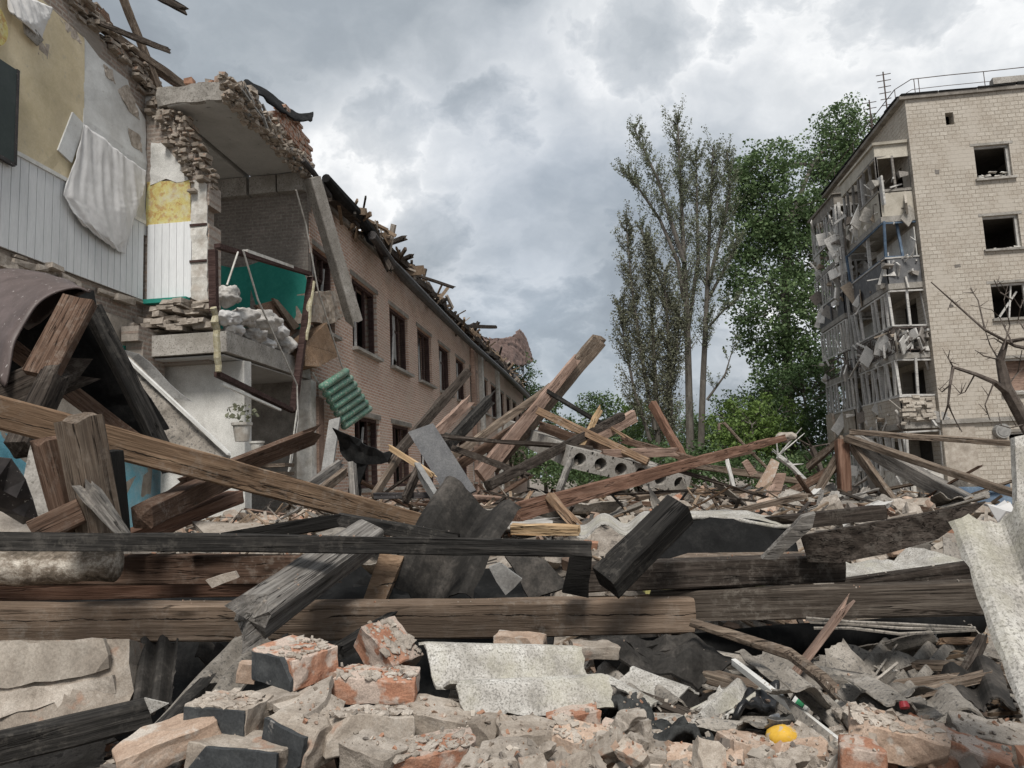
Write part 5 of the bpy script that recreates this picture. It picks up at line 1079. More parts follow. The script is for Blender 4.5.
ws = [('dusty corrugated cement sheet piece in the hollow below the lapped beam', [(888, 676, 3.2), (916, 688, 3.0), (955, 646, 3.5), (930, 634, 3.6)], 2, 'slate2'),
      ('corrugated piece standing by the dusty one in the hollow', [(850, 668, 3.3), (876, 680, 3.1), (902, 640, 3.6), (880, 634, 3.7)], 1.6, 'slate2'),
      ('grey cement sheet leaning under the black folded sheet', [(590, 668, 2.9), (632, 664, 2.95), (688, 706, 2.5), (640, 716, 2.45)], 2, 'slate2'),
      ('brownish cement sheet strip across the heap by the black bag', [(655, 664, 2.9), (735, 690, 2.75), (765, 684, 2.8), (700, 652, 3.1)], 1, 'slate2'),
      ('light cement sheet with two ridges below the black bag', [(680, 722, 2.35), (728, 724, 2.35), (772, 690, 2.6), (720, 682, 2.7)], 1.8, 'slate'),
      ('pale cement sheet near the white metal strip', [(735, 656, 3.0), (770, 650, 3.1), (830, 690, 2.8), (790, 704, 2.6)], 1.2, 'slate2'),
      ('grey sheet edge beside the speckled sheet on the bricks', [(600, 682, 2.6), (640, 668, 2.8), (700, 690, 2.7), (650, 712, 2.45)], 1.6, 'slate'),
      ('long corrugated sheet lying flat behind the yellow ball', [(640, 742, 2.25), (735, 738, 2.3), (800, 704, 2.6), (700, 700, 2.7)], 3, 'slate2'),
      ('dusty corrugated sheet poking out beside the dark cloth', [(648, 722, 2.4), (690, 740, 2.25), (742, 716, 2.5), (706, 698, 2.7)], 2.2, 'slate'),
      ('brown grey corrugated sheet behind the small red cap', [(830, 712, 2.45), (905, 722, 2.35), (935, 690, 2.75), (862, 684, 2.8)], 2.5, 'slate2'),
      ('narrow corrugated sheet beside the green and white packet', [(812, 716, 2.35), (842, 726, 2.25), (872, 694, 2.6), (842, 686, 2.7)], 1.5, 'slate'),
      ('wide flat sheet half buried near the large speckled sheet', [(820, 690, 2.7), (960, 690, 2.7), (985, 720, 2.4), (830, 716, 2.45)], 3, 'slate2'),
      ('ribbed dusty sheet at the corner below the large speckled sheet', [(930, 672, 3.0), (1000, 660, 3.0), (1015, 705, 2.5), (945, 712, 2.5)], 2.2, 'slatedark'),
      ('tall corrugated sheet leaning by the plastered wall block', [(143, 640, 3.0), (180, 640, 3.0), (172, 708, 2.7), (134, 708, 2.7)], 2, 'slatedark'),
      ('long corrugated sheet slanting down to the dark faced bricks', [(238, 640, 2.9), (290, 640, 2.8), (190, 765, 2.1), (120, 768, 2.15)], 2.2, 'slate2'),
      ('small corrugated sheet in the black hollow beside the slanting sheet', [(205, 640, 3.3), (228, 650, 3.2), (218, 672, 3.1), (198, 660, 3.2)], 1.6, 'slatedark')]
for lb, c, n, m_ in ws: wave('cement_sheet', lb, c, n, .022, m_, jag=.07)
plate('panel', 'upright pale grey board standing at the edge above the large speckled sheet', 'panel', [(1015, 436, 3.0), (1050, 430, 3.0), (1050, 520, 2.9), (1017, 512, 2.9)], .03, 'slate', .01, .004, .1)
plate('paper_sheet', 'crumpled white plastic caught behind the large speckled sheet', 'plastic', [(985, 502, 2.6), (1005, 496, 2.6), (1015, 515, 2.5), (1000, 525, 2.5)], .008, 'fabric', .08, .01, .05, scale=9)
# ---- small things on the heap
for lb, a, b, h, w_, m_ in [('long dusty lath lying across the hollow in front of the felt roll', (655, 660, 3.0), (770, 694, 2.7), .045, .06, 'tan2'), ('flat grey lath beside the long dusty lath', (700, 654, 3.3), (840, 676, 3.0), .03, .09, 'grey'), ('dusty wide strip lying level below the corrugated pieces', (770, 672, 3.0), (965, 694, 2.75), .03, .12, 'slate2'), ('pale lath pointing out of the hollow towards the large speckled sheet', (860, 706, 2.5), (985, 676, 2.8), .025, .04, 'tan2'), ('dark lath leaning upright beside the large speckled sheet', (955, 690, 2.9), (982, 640, 3.2), .04, .03, 'darkbrown'), ('short brown lath end by the cement sheet with two ridges', (640, 698, 2.6), (700, 722, 2.4), .03, .06, 'greybrown'), ('long grey board lying under the black plastic bag', (620, 720, 2.4), (790, 726, 2.35), .025, .1, 'slate2')]:
    beam('lath', lb, a, b, h, w_, m_, ends=BB, cat='lath', warp=.008)
beam('metal_strip', 'long white metal strip slanting down into the bricks', (734, 662, 2.75), (850, 752, 1.92), .022, .02, 'whitemetal', cat='strip', warp=.002)
plate('sheet_metal', 'grey sheet hanging beside the long white metal strip', 'sheet metal', [(786, 700, 2.2), (818, 722, 2.05), (842, 745, 1.95), (828, 780, 1.85), (812, 772, 1.9), (802, 742, 2.05)], .008, 'slate2', .02, .005, .06)
mb = MB(); mb.tube([P(x, y, d) for x, y, d in [(690, 622, 2.9), (735, 636, 2.85), (790, 654, 2.75), (822, 678, 2.6), (845, 702, 2.45), (875, 722, 2.3)]], [.016, .02, .022, .024, .024, .02], 8); setp(mb.out('hose', 'tan2'), 'brown bent strip curving down past the black felt roll', 'hose')
mb = MB(); mb.tube([P(x, y, d) for x, y, d in [(720, 660, 3.2), (800, 672, 3.0), (870, 690, 2.9), (990, 694, 2.8)]], [.03, .045, .04, .03], 8); setp(mb.out('pipe', 'slate2'), 'dusty pipe lying across the hollow under the hose', 'pipe')
for i, y0 in enumerate((616, 620, 626)):
    mb = MB(); mb.tube([P(806+i*4, y0+2, 2.95), P(850, y0+6-i*2, 2.9), P(900, y0+8, 2.9), P(975, 628+i, 2.95)], .006, 5); setp(mb.out('cable', 'slate2'), ['grey cable running level under the lapped beam', 'second grey cable looped below the level one', 'lowest grey cable sagging over the black felt roll'][i], 'cable')
b2 = lump_bm(.036, 5, 3, .08, (1.25, 1, .85)); 
for v in b2.verts: v.co += P(783, 737, 2.05)
setp(bm_out(b2, 'plastic_ball', 'yellow', smooth=True), 'yellow plastic ball half under the hanging grey sheet', 'ball')
mb = MB(); c = P(905, 708, 2.0); mb.tube([c, c+Vector((0, .004, .006)), c+Vector((0, .008, .014))], [.012, .0125, .010], 14); setp(mb.out('bottle_cap', 'redplastic', smooth=False), 'small red plastic cap above the big mortared brick', 'cap')
pk = thing('packet', P(800, 702, 2.4), 'small green and white packet beside the white metal strip', 'packet')
bm_out(plate_bm([P(790, 704, 2.42), P(796, 694, 2.44), P(812, 700, 2.4), P(806, 710, 2.38)], .015, .004, 0, .03), 'wrapper', 'whitemetal', pk); bm_out(plate_bm([P(795, 703, 2.405), P(800, 696, 2.425), P(807, 699, 2.40), P(802, 707, 2.385)], .004), 'print', 'greenplastic', pk)
plate('plastic_bag', 'black plastic bag squashed among the cement sheets', 'bag', [(708, 728, 2.4), (720, 712, 2.5), (750, 700, 2.55), (782, 698, 2.55), (775, 712, 2.45), (740, 728, 2.35)], .02, 'blackbag', .07, 0, .025, scale=9, smooth=True)
plate('cloth', 'dark dusty cloth crumpled beside the near bricks', 'cloth', [(596, 712, 2.35), (612, 704, 2.4), (640, 708, 2.4), (655, 730, 2.3), (700, 738, 2.2), (720, 752, 2.1), (660, 762, 2.05), (628, 742, 2.15)], .02, 'cloth', .10, 0, .025, scale=10, smooth=True)
plate('paper_sheet', 'torn white paper in the hollow by the black bag', 'paper', [(748, 727, 2.35), (775, 712, 2.45), (782, 720, 2.4), (760, 732, 2.3)], .004, 'fabric', .03, .01, .04, scale=9)
lm = [('grey metal clip frame in the dark below the bent cement sheet', [(488, 568, 3.3), (500, 562, 3.3), (522, 580, 3.3), (505, 596, 3.3)], 'greymetal'), ('dark block face beside the charred beam end', [(570, 556, 3.1), (592, 556, 3.1), (588, 597, 3.1), (562, 592, 3.1)], 'black'), ('dark cement slab leaning in the gap beside the charred timber', [(500, 545, 3.5), (545, 560, 3.5), (570, 585, 3.4), (530, 600, 3.4)], 'slatedark'),
      ('pale stone chip in the gap under the peeling pole', [(205, 580, 3.2), (235, 572, 3.2), (238, 577, 3.2), (212, 588, 3.2)], 'mortar'), ('grey cement tile under the thin dark batten', [(315, 534, 3.5), (345, 524, 3.6), (355, 532, 3.5), (330, 542, 3.4)], 'slate2'), ('grey stone behind the thin dark batten', [(352, 536, 3.5), (366, 529, 3.5), (376, 534, 3.5), (368, 542, 3.4)], 'mortar'), ('curved cement shard lying by the splintered grey beam', [(280, 572, 3.4), (300, 556, 3.5), (318, 556, 3.5), (300, 578, 3.3)], 'slatedark')]
for lb, pl, m_ in lm: plate('shard', lb, 'shard', pl, .02, m_, .012, .004, .05)
# plastered masonry block at the corner
wb = thing('wall_block', P(60, 690, 2.7), 'block of broken wall with peeling plaster under the long cracked beam', 'wall block')
bm_out(plate_bm([P(*q) for q in [(-90, 640, 2.75), (128, 640, 2.8), (132, 690, 2.75), (126, 712, 2.7), (-90, 760, 2.6)]], .3, .02, .008, .06), 'masonry', 'greybrick', wb)
bm_out(plate_bm([P(*q) for q in [(-90, 642, 2.715), (60, 642, 2.735), (104, 640, 2.745), (110, 668, 2.735), (80, 676, 2.72), (20, 686, 2.70), (-90, 694, 2.66)]], .022, .012, .008, .05), 'plaster', 'plaster', wb)
bm_out(plate_bm([P(*q) for q in [(-90, 700, 2.655), (10, 692, 2.69), (70, 682, 2.72), (112, 676, 2.73), (116, 694, 2.72), (64, 712, 2.69), (56, 702, 2.69), (0, 720, 2.66), (-90, 736, 2.62)]], .024, .012, .008, .05), 'plaster', 'mortar', wb)
beam('timber_beam', 'soot dark beam slanting up below the broken wall block', (-60, 762, 2.25), (150, 712, 2.55), .085, .09, 'dark', ends=CC)
beam('timber_pole', 'dark rounded pole end beside the slanting corrugated sheet', (150, 750, 2.1), (203, 690, 2.45), .055, .05, 'dark', ends=CB, cat='pole')
beam('timber_board', 'thin dark beam edge behind the tilted red brick', (338, 652, 2.7), (386, 624, 2.95), .05, .05, 'dark', ends=CB, cat='board')
plate('shard', 'torn grey sheet corner above the soot dark beam', 'shard', [(144, 698, 2.4), (168, 704, 2.4), (150, 714, 2.4)], .006, 'slate', .01)
# ---- bricks of the near heap
nb_ = [('dark faced brick with a red end lying highest in the near heap', 296, 662, 2.30, (.20, .16, .088), (4, 3, -32), 'redbrick', 1, 'mortar', 'darkpaint'),
 ('whole red brick with crumbs of mortar on its top', 375, 684, 2.26, (.25, .12, .068), (4, 4, 4), 'redbrick', 1, 'mortar', None),
 ('red brick tilted on its side behind the whole red brick', 388, 650, 2.48, (.17, .13, .10), (8, 38, -30), 'redbrick', 1, 'mortar', None),
 ('dark faced block at the edge of the near heap above another dark block', 230, 718, 2.10, (.19, .13, .10), (2, 2, -8), 'greybrick', 2, 'mortar', 'darkpaint'),
 ('dark faced block at the bottom of the near heap', 246, 756, 1.98, (.26, .13, .085), (0, 3, -6), 'greybrick', 1, None, 'darkpaint'),
 ('small dark faced block between the dark blocks and the mortar slab', 300, 738, 1.99, (.15, .11, .10), (2, 12, -24), 'greybrick', 2, None, 'darkpaint'),
 ('flat pale brick lying askew in front of the slanting corrugated sheet', 168, 742, 2.02, (.25, .14, .07), (8, -14, 34), 'palebrick', 2, None, None),
 ('big block of mortar and brick in the middle of the near heap', 366, 730, 2.06, (.23, .15, .095), (-6, 6, 28), 'greybrick', 3, 'mortar', None),
 ('tan brick under the corner of the speckled sheet', 440, 722, 2.16, (.21, .12, .075), (3, 8, -14), 'greybrick', 2, None, None),
 ('stubby tan brick end beside the tan brick under the speckled sheet', 480, 732, 2.12, (.10, .11, .075), (0, 4, -8), 'greybrick', 2, None, None),
 ('mortared brick with one red side at the bottom of the near heap', 434, 757, 1.95, (.21, .12, .07), (4, -4, 18), 'redbrick', 2, 'mortar', None),
 ('grey crusted block below the middle of the speckled sheet', 528, 744, 2.08, (.17, .13, .11), (10, 5, 20), 'greybrick', 3, None, None),
 ('orange brick half under the edge of the speckled sheet', 572, 719, 2.22, (.15, .11, .07), (4, -3, 14), 'redbrick', 2, None, None),
 ('orange and grey brick below the orange one by the dark cloth', 574, 746, 2.06, (.17, .11, .09), (6, 10, -20), 'palebrick', 2, 'mortar', None),
 ('small red brick bit touching the dark cloth', 616, 738, 2.16, (.095, .08, .06), (8, 10, -12), 'redbrick', 2, None, None),
 ('pale crusted lump of mortar in front of the dark cloth', 632, 760, 2.0, (.16, .11, .08), (5, 12, 10), 'mortar', 3, None, None),
 ('jagged mortar lump at the bottom between the tan bricks', 508, 764, 1.93, (.15, .11, .09), (9, 4, -14), 'mortar', 3, None, None),
 ('flat pale orange brick at the bottom edge in front of the dark cloth', 698, 764, 1.97, (.23, .12, .05), (6, -3, -8), 'palebrick', 1, None, None),
 ('pale brick chunk near the yellow ball', 745, 752, 2.03, (.15, .12, .08), (4, 12, 24), 'palebrick', 3, None, None),
 ('small tan brick chip below the yellow ball', 802, 756, 1.98, (.13, .09, .05), (12, -8, -18), 'palebrick', 2, None, None),
 ('large mortared red brick below the small red cap', 896, 738, 1.97, (.22, .13, .085), (6, 10, -14), 'palebrick', 3, 'mortar', None),
 ('red brick lying behind the large mortared brick by the speckled sheet', 956, 752, 1.93, (.23, .12, .08), (4, 14, -24), 'redbrick', 1, None, None),
 ('short red brick end in front of the large mortared brick', 862, 762, 1.84, (.10, .08, .085), (4, 6, -10), 'redbrick', 2, None, None),
 ('pale lumpy mortar at the foot of the large speckled sheet', 1004, 748, 2.05, (.25, .16, .10), (6, 8, -12), 'mortar', 3, None, None),
 ('pink brick sliver standing on the slanting corrugated sheet', 247, 672, 2.36, (.05, .04, .065), (6, 6, 10), 'palebrick', 1, None, None),
 ('rounded mortar end in front of the big block', 372, 762, 1.92, (.14, .10, .10), (6, 12, -24), 'mortar', 3, None, None),
 ('crusted mortar slab under the speckled sheet', 490, 704, 2.32, (.26, .12, .05), (0, 2, 4), 'mortar', 2, None, None),
 ('mortar piece under the far end of the speckled sheet', 560, 700, 2.40, (.14, .11, .05), (4, 6, 14), 'mortar', 2, None, None),
 ('whitish brick behind the speckled sheet under the long beam', 520, 642, 2.95, (.19, .1, .06), (2, 2, -6), 'palebrick', 1, None, None),
 ('grey brick behind the speckled sheet near the black folded sheet', 596, 650, 2.8, (.18, .1, .05), (6, 3, 16), 'greybrick', 2, None, None)]
for lb, x, y, d, sz, rot, m_, ch, top, fc in nb_: brick('brick' if 'brick' in lb else 'masonry_block', lb, (x, y, d), sz, rot, m_, ch, top, facing=fc, cat='brick' if 'brick' in lb else 'block')
mp = [('flat plate of pale mortar tilted against the highest dark faced brick', [(246, 692, 2.2), (286, 680, 2.25), (298, 694, 2.16), (270, 704, 2.1), (256, 702, 2.12)]), ('middle one of the pale mortar plates below the highest dark faced brick', [(270, 704, 2.12), (300, 684, 2.25), (312, 688, 2.2), (290, 712, 2.06)]), ('largest pale mortar plate lying over the big block', [(284, 712, 2.06), (318, 682, 2.2), (331, 676, 2.2), (326, 700, 2.08), (308, 716, 2.0)]), ('thick pale mortar plate edge above the big block', [(308, 716, 2.03), (330, 694, 2.14), (346, 700, 2.14), (340, 716, 2.05)])]
for lb, pl in mp: plate('mortar_plate', lb, 'mortar', pl, .022, 'mortar', .01, .004, .04, scale=8)

# ================================================================ hanging things on the torn building
beam('concrete_strip', 'narrow concrete strip leaning down the torn edge of the brick facade', PX(312, 178, -5.85), PX(353, 317, -5.45), .34, .26, 'concrete', ends=CB, cat='concrete', ref=Vector((1, -1, 0)), roll=0)
fr = thing('window_frame', PX(250, 330, -5.9), 'twisted brown and white window frame dangling across the torn open rooms', 'window frame')
q = lambda x, y, X=-5.95: PX(x, y, X)
for nm, a, b, wd, m_ in (('frame_post', (213, 250), (214, 312), .12, 'framewood'), ('frame_rail', (217, 246), (310, 274), .10, 'framewood'), ('frame_rail', (217, 374), (291, 410), .10, 'framewood'), ('frame_post', (311, 278), (293, 412), .13, 'framewood'), ('frame_rail', (222, 384), (280, 410), .05, 'whitemetal'), ('frame_rail', (246, 251), (292, 267), .07, 'whitepaint')):
    mb = MB(); mb.bar(q(*a, -5.93 if 'white' in m_ else -5.95), q(*b, -5.93 if 'white' in m_ else -5.95), wd, wd*.8); mb.out(nm, m_, fr)
for x_, (a, b) in enumerate((((214, 308), (219, 372)), ((313, 282), (305, 340)))):
    mb = MB(); pts = [q(a[0]+(b[0]-a[0])*k/9, a[1]+(b[1]-a[1])*k/9, -5.9)+Vector((0, R.uniform(-.05, .05), 0)) for k in range(10)]
    mb.tube(pts, [.055+.02*noise.noise(Vector((k*1.7, x_, 0))) for k in range(10)], 8); mb.out('foam_strip', 'foam', fr)
for i, pts in enumerate(([(243, 250), (258, 300), (297, 385), (298, 420), (290, 470)], [(296, 190), (306, 225), (318, 290), (343, 370)], [(297, 410), (293, 440), (288, 475)], [(227, 285), (232, 270), (238, 252)])):
    mb = MB(); mb.tube([q(x, y, -5.85) for x, y in pts], .016, 6); setp(mb.out('cable', 'whitepaint'), ['long white cable hanging from the top rail of the twisted frame', 'white cable hanging from the roof slab to the green radiator', 'white cable end dangling below the twisted frame', 'short white cable inside the torn room with the teal wall'][i], 'cable')
ra = thing('radiator', PX(345, 398, -5.6), 'green ribbed radiator hanging tilted off the facade', 'radiator')
ta, tb, ba = PX(321, 388, -5.7), PX(347, 371, -5.5), PX(343, 427, -5.6)   # tilted: ribs run across
tb2 = PX(370, 408, -5.45)
for k in range(7):
    f = k/6; a = ta.lerp(ba, f); b = tb.lerp(tb2, f); mb = MB(); mb.tube([a, a.lerp(b, .03), a.lerp(b, .97), b], [.045, .085, .085, .045], 10)
    for v in mb.bm.verts: pass
    mb.out('rib', 'green', ra, smooth=True)
mb = MB(); mb.tube([ta.lerp(tb, .06), ba.lerp(tb2, .06)], .05, 8); mb.out('header_pipe', 'green', ra); mb = MB(); mb.tube([ta.lerp(tb, .94), ba.lerp(tb2, .94)], .05, 8); mb.out('header_pipe', 'green', ra)
mb = MB(); mb.tube([ba.lerp(tb2, .1), ba.lerp(tb2, .1)+Vector((-.25, .1, .25)), PX(312, 372, -5.9)], .02, 6); mb.out('feed_pipe', 'whitepaint', ra)
bx = lambda *a: PX(*a)
plate('brown_cabinet', 'brown wooden panel sagging off the end of the floor slab', 'panel', [bx(304, 345, -5.9), bx(327, 322, -5.8), bx(337, 357, -5.7), bx(318, 367, -5.75), bx(305, 366, -5.9)], .5, 'tan', .02, .01, .3)
plate('brick_pier_piece', 'lump of brick wall hanging between the leaning concrete strip and the brown panel', 'brick lump', [bx(313, 292, -6.0), bx(336, 290, -5.95), bx(345, 316, -5.9), bx(326, 326, -5.9), bx(312, 320, -6.0)], .4, 'greybrick', .06, .04, .15)
plate('plank', 'loose plank leaning inside the torn room with the teal wall', 'plank', [bx(273, 298, -6.4), bx(278, 300, -6.4), bx(300, 326, -6.3), bx(294, 330, -6.3)], .05, 'tan2')
plate('wood_panel', 'brown door panel lying in the torn room with the teal wall', 'panel', [bx(256, 305, -6.5), bx(275, 300, -6.5), bx(300, 330, -6.4), bx(285, 340, -6.3)], .06, 'brown')
for i, (x, y, s) in enumerate([(229, 318, .24), (243, 318, .3), (262, 322, .38), (275, 330, .3), (285, 345, .3), (252, 335, .26), (234, 330, .2), (228, 296, .26), (295, 352, .25), (268, 345, .2)]):
    b2 = lump_bm(s*.85, 40+i, 4, .4, (.9, 1.0, .6)); c = PX(x, y, -6.25)
    for v in b2.verts: v.co += v.co.normalized()*(.03*noise.noise(v.co*14+c)+.05*abs(noise.noise(v.co*7+c))) ; v.co += c
    setp(bm_out(b2, 'rubbish_sack', 'bag' if i % 3 else 'fabric', smooth=True), ['pale sack at the near edge of the torn upper floor', 'greyish sack second along the edge of the torn upper floor', 'largest white sack slumped on the torn upper floor', 'white sack behind the hanging cable', 'last sack towards the brown panel', 'flattened sack hanging over the slab edge', 'small sack under the pale sack by the frame post', 'grey round bundle beside the teal wall', 'dusty sack at the corner by the sagging brown panel', 'little sack drooping below the largest white sack'][i], 'sack')
# hanging cloth, boards and chalkboard on the classroom wall
wv = lambda x, y, o=.06: PX(x, y, SX+o)
loft('membrane_cloth', 'torn white cloth hanging off the classroom wall over the panelling', 'cloth', [[wv(84, 124, .05), wv(104, 138, .05), wv(126, 156, .06), wv(146, 171, .05)], [wv(76, 158, .08), wv(98, 172, .1), wv(122, 186, .1), wv(144, 190, .08)], [wv(63, 195, .1), wv(90, 205, .13), wv(118, 212, .14), wv(138, 208, .1)], [wv(72, 212, .11), wv(94, 228, .15), wv(118, 244, .15), wv(131, 232, .1)], [wv(84, 226, .12), wv(100, 238, .14), wv(116, 250, .12), wv(126, 254, .1)]], .004, 'fabric', .008, fold=.035, sub=14, jag=.012)
plate('wall_board', 'small pale blue board hanging askew behind the torn white cloth', 'board', [wv(73, 112, .03), wv(85, 125, .03), wv(72, 163, .03), wv(58, 150, .03)], .03, 'whiteboard')
loft('membrane_cloth', 'white plastic sheet drooping at the top of the classroom wall', 'cloth', [[wv(5, -12, .1), wv(20, -6, .1), wv(36, 0, .08), wv(53, 8, .05)], [wv(10, 12, .15), wv(22, 20, .2), wv(36, 24, .15), wv(48, 20, .06)], [wv(28, 22, .12), wv(34, 32, .14), wv(38, 36, .12), wv(42, 40, .08)]], .004, 'fabric', .008, fold=.03, sub=12)
plate('plaster_flake', 'grey plaster flake caught at the tip of the drooping plastic sheet', 'plaster', [wv(24, 22, .12), wv(32, 24, .14), wv(44, 40, .12), wv(38, 46, .1), wv(26, 34, .1)], .03, 'concrete')
cb = thing('chalkboard', wv(0, 110, .05), 'dark green chalkboard hung on the yellow classroom wall', 'chalkboard')
bm_out(plate_bm([wv(-90, 0, .12), wv(17, 70, .12), wv(14, 163, .12), wv(-90, 105, .12)], .04), 'writing_surface', 'board', cb); mb = MB(); mb.bar(wv(17, 70, .1), wv(14, 165, .1), .05); mb.bar(wv(-90, 107, .1), wv(14, 165, .1), .05); mb.out('frame', 'darkmetal', cb)
mb = MB(); c = wv(-14, 20, .08); mb.tube([c, c+Vector((.05, 0, 0))], .32, 28); setp(mb.out('wall_disc', 'wallpaper'), 'yellow round wall ornament above the chalkboard', 'ornament')
# roof timbers sticking out at the top of the torn wall
for lb, a, b, w_, m_ in (('brown roof batten falling steeply over the torn wall top', (118, -14, SX-.05), (168, 112, SX+.25), .13, 'tan2'), ('long roof batten lying along the torn wall top', (66, 2, SX-.2), (200, 97, SX+.4), .14, 'tan2'), ('thin dark batten lying across the torn wall top', (92, 20, SX), (167, 50, SX+1.2), .08, 'darkbrown'), ('short stub standing on the torn wall top', (104, 12, SX-.2), (112, 44, SX), .14, 'brown'), ('dark batten end jutting into the sky', (140, -14, SX+.9), (181, 8, SX+1.6), .11, 'darkbrown'), ('broad board under the long roof batten', (72, -10, SX-.3), (110, 30, SX-.1), .2, 'brown'), ('split board lying behind the steep roof batten', (110, 40, SX-.2), (182, 88, SX+.1), .12, 'brown')):
    beam('roof_batten', lb, PX(*a), PX(*b), w_, w_*.6, m_, ends=CB, cat='batten', warp=.02)
# flower pots in the ground floor room
for i, (x, y, r_) in enumerate(((242, 432, .14), (257, 448, .10))):
    c = PY(x, y, 11.0); pt = thing('flower_pot', c, ['white flower pot with a withered plant in the open ground floor room', 'small pale flower pot beside the larger white one'][i], 'flower pot')
    mb = MB(); mb.tube([c+Vector((0, 0, -r_*1.0)), c+Vector((0, 0, r_*.7)), c+Vector((0, 0, r_*.71)), c+Vector((0, 0, r_))], [r_*.7, r_*.95, r_*1.1, r_*1.12], 16); mb.out('pot', 'whitepaint', pt)
    if i == 0:
        bm = bmesh.new(); leaves(bm, c+Vector((0, 0, .28)), (.25, .2, .16), 60, .09, rr); bm_out(bm, 'foliage', 'leafC', pt)
mb = MB()
for z in (-.22, -.35): mb.box(PY(215, 450, 11.2)+Vector((0, 0, z-.03)), PY(285, 452, 11.2)+Vector((0, .35, z)))
setp(mb.out('shelf', 'tan2'), 'low shelf below the flower pots in the open ground floor room', 'shelf')

# ================================================================ scattered bricks, planks and shards
r5 = random.Random(23)
def variants(kind, n):
    out = []
    for k in range(n):
        if kind == 'brick': bm = brick_bm(.25*r5.uniform(.5, 1), .12, .068, 300+k, 3, .006, 3)
        elif kind == 'lump': bm = brick_bm(r5.uniform(.14, .3), r5.uniform(.1, .22), r5.uniform(.07, .14), 330+k, 5, .010, 3)
        elif kind == 'shard': bm = grid_sheet((lambda ph, n_, sx_, sy_: lambda u, v: Vector(((u-.5)*sx_, (v-.5)*sy_*(1-.35*u), .02*math.sin(2*math.pi*n_*v+ph))))(r5.random()*6, r5.uniform(.8, 2), r5.uniform(.25, .6), r5.uniform(.18, .4)), 6, 18, .007, .08, k)
        me = bpy.data.meshes.new(kind); bm.to_mesh(me); bm.free(); out.append(me)
    return out
def scatter(name, label, cat, group, metas, mats, n, region, zoff, scale, tilt):
    for _ in range(n):
        y = region[0]+(region[1]-region[0])*r5.random()**1.4; xa, xb = region[2]*y+region[4], region[3]*y+region[5]; x = r5.uniform(xa, xb)
        me = r5.choice(metas).copy() if False else r5.choice(metas)
        o = bpy.data.objects.new(name, me); C.objects.link(o)
        if not me.materials: me.materials.append(M[r5.choice(mats)])
        o.location = (x, y, gh(x, y)+zoff+r5.uniform(-.03, .05)); s = r5.uniform(*scale); o.scale = (s, s, s); o.rotation_euler = (r5.gauss(0, tilt), r5.gauss(0, tilt), r5.uniform(0, 6.28)); setp(o, label, cat, group)
for mt, n, lb in (('palebrick', 80, 'dusty pale brick fragment lying loose on the far rubble mound'), ('greybrick', 100, 'grey mortar coated brick fragment lying loose on the far rubble mound'), ('redbrick', 16, 'reddish brick fragment lying loose on the far rubble mound')):
    scatter('brick_fragment', lb, 'brick', mt+' fragments on the mound', variants('brick', 6), [mt], n, (4.7, 15, -.62, .70, 0, 0), .02, (.7, 1.35), .5)
scatter('masonry_lump', 'lump of mortar and masonry on the far rubble mound', 'masonry', 'masonry lumps on the mound', variants('lump', 8), ['mortar'], 150, (4.8, 16, -.62, .70, 0, 0), .02, (.45, 1.1), .5)
scatter('masonry_lump', 'grey chunk of concrete on the far rubble mound', 'masonry', 'concrete chunks on the mound', variants('lump', 6), ['concrete'], 70, (5.0, 18, -.62, .74, 0, 0), .02, (.5, 1.3), .5)
scatter('sheet_shard', 'dusty shard of cement sheet on the far rubble mound', 'shard', 'cement sheet shards on the mound', variants('shard', 8), ['slate2'], 80, (4.8, 14, -.45, .72, 0, 0), .05, (.8, 1.5), .45)
scatter('sheet_shard', 'pale shard of cement sheet in the hollow below the lapped beam', 'shard', 'cement sheet shards in the hollow', variants('shard', 8), ['slate2'], 84, (2.35, 4.4, .05, .78, 0, 0), .07, (.45, .95), .32)
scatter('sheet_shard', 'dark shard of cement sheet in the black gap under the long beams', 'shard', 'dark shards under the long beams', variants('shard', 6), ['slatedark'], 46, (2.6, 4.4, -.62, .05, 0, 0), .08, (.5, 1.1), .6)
scatter('brick_fragment', 'small brick piece wedged between the near bricks', 'brick', 'small brick pieces in the near heap', variants('brick', 5), ['greybrick'], 50, (1.75, 2.45, -.3, .12, 0, 0), .0, (.3, .6), .5)
scatter('mortar_lump', 'small crumb of pale mortar between the near bricks', 'mortar', 'mortar crumbs in the near heap', variants('lump', 6), ['mortar'], 70, (1.7, 2.5, -.35, .3, 0, 0), .01, (.15, .4), .6)
pm = []
for k in range(10): pm.append(beam_mesh(r5.uniform(.5, 1.6), r5.uniform(.04, .12), r5.uniform(.025, .07), 500+k, 'broken', 'broken'))
for k, me in enumerate(pm): me.materials.append(M[('tan2', 'brown', 'darkbrown', 'grey', 'tan', 'pink', 'tan2', 'darkbrown', 'limewood', 'brown')[k]])
scatter('plank_piece', 'broken plank piece lying loose on the far rubble mound', 'plank', 'plank pieces on the mound', pm, ['tan2'], 100, (6.0, 16, -.6, .76, 0, 0), .05, (.5, 1.0), .18)
lt = [beam_mesh(r5.uniform(.7, 2.0), r5.uniform(.03, .06), r5.uniform(.015, .03), 560+k, 'broken', 'broken', warp=.012) for k in range(8)]
for k, me in enumerate(lt): me.materials.append(M[('tan2', 'grey', 'brown', 'tan', 'limewood', 'darkbrown', 'tan2', 'pink')[k]])
scatter('lath', 'thin splintered lath strewn over the far rubble mound', 'lath', 'laths on the mound', lt, ['tan2'], 100, (6.6, 16, -.45, .76, 0, 0), .08, (.6, 1.2), .2)
scatter('plank_piece', 'broken plank piece half hidden under the long level beams', 'plank', 'plank pieces under the long beams', pm, ['tan2'], 26, (3.1, 4.6, -.62, .5, 0, 0), .10, (.4, .8), .3)
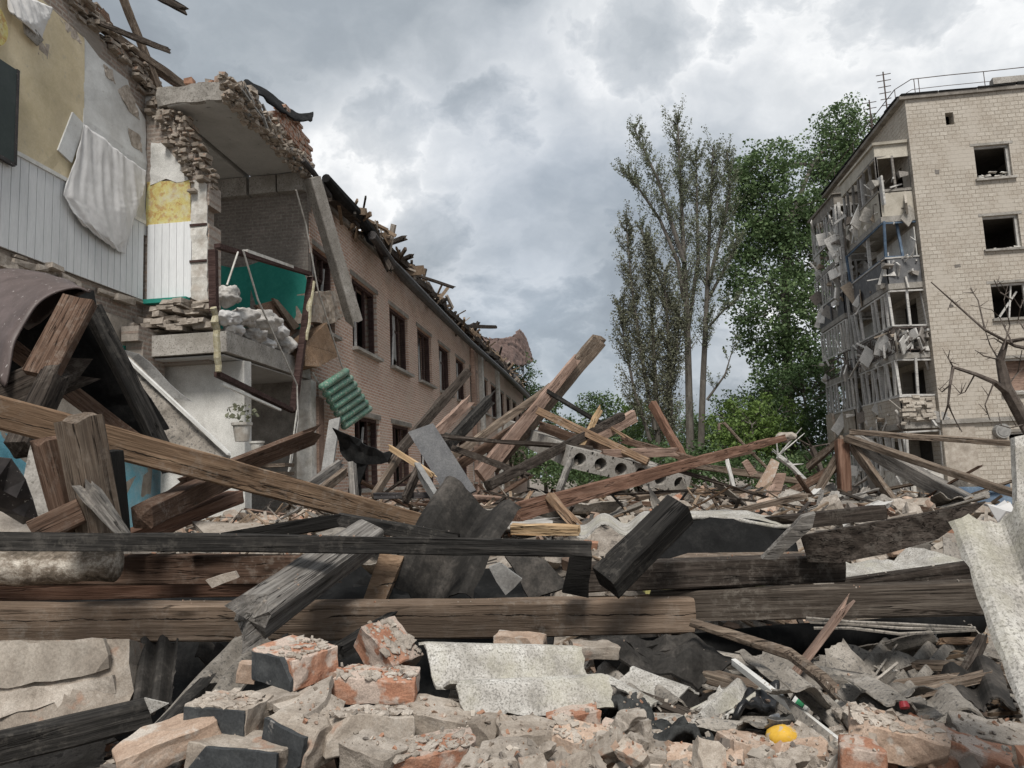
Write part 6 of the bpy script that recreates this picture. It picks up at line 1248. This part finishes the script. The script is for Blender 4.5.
# crushed brick, mortar and splinters nobody could count
mb = MB(); r6 = random.Random(31)
def frag(c, s):
    e = [Vector((r6.gauss(0, 1), r6.gauss(0, 1), r6.gauss(0, 1))).normalized() for _ in range(2)]; a = e[0]; b = (e[1]-a*e[1].dot(a)).normalized(); d = a.cross(b); k = (r6.uniform(.5, 1.3)*s, r6.uniform(.4, 1)*s, r6.uniform(.2, .7)*s)
    j = lambda: r6.uniform(.55, 1.1)
    mb.hexa([c+a*k[0]*x*j()+b*k[1]*y*j()+d*k[2]*z*j() for x, y, z in ((-1, -1, -1), (1, -1, -1), (1, 1, -1), (-1, 1, -1), (-1, -1, 1), (1, -1, 1), (1, 1, 1), (-1, 1, 1))])
for _ in range(11000):
    y = 1.5+17*r6.random()**2.0; x = r6.uniform(-.68*y, .78*y); frag(Vector((x, y, gh(x, y)+.005)), r6.uniform(.008, .03)*(1+.09*y)*(1.0 if r6.random() < .9 else 2.0))
setp(mb.out('rubble', 'frag', centre=False), 'crushed brick and mortar covering the heap', 'rubble', kind='stuff')
mb = MB()
for _ in range(2300):
    y = 3.0+13*r6.random()**1.5; x = r6.uniform(-.64*y, .76*y); a = r6.uniform(0, 6.28); d = Vector((math.cos(a), math.sin(a), r6.gauss(0, .35)))*r6.uniform(.04, .2)*(1+.07*y); c = Vector((x, y, gh(x, y)+r6.uniform(.01, .07))); mb.bar(c-d, c+d, r6.uniform(.006, .022)*(1+.07*y), r6.uniform(.004, .014)*(1+.07*y))
setp(mb.out('splintered_wood', 'splinters', centre=False), 'splinters and laths strewn over the heap', 'splinters', kind='stuff')
# crumbs and grit lying on whatever is uppermost in the near heap and along the near timbers
bpy.context.view_layer.update(); dg = bpy.context.evaluated_depsgraph_get(); mb = MB()
for k in range(5200):
    if k < 4200: y = 1.65+1.1*r6.random(); x = r6.uniform(-.42*y, .72*y)
    else: y = 2.4+1.4*r6.random(); x = r6.uniform(-.62*y, .72*y)
    hit, loc, nrm_, _i, ob, _m = S.ray_cast(dg, Vector((x, y, 1.50)), Vector((0, 0, -1)))
    if hit and nrm_.z > .55 and ob.name.split('.')[0] not in ('plastic_ball', 'bottle_cap', 'packet', 'wrapper', 'print', 'cable', 'cement_sheet', 'sheet_shard'): frag(loc+Vector((0, 0, .002)), .0015+.010*r6.random()**3.2 if k < 4200 else .001+.005*r6.random()**3)
setp(mb.out('grit', 'frag', centre=False), 'mortar crumbs and grit strewn over the near bricks and timbers', 'grit', kind='stuff')
# far wood closing the view
bm = bmesh.new(); r7 = random.Random(3)
for _ in range(420):
    x = r7.uniform(-45, 70); y = r7.uniform(95, 125); h = 4+3*noise.noise(Vector((x*.08, 0, 3))); leaves(bm, Vector((x, y, r7.uniform(.3, 1)*h)), (1.6, 1.6, 1.2), 34, .55, r7)
setp(bm_out(bm, 'distant_wood', 'leafD', centre=False), 'low far wood closing the view behind the trees', 'wood', kind='stuff')
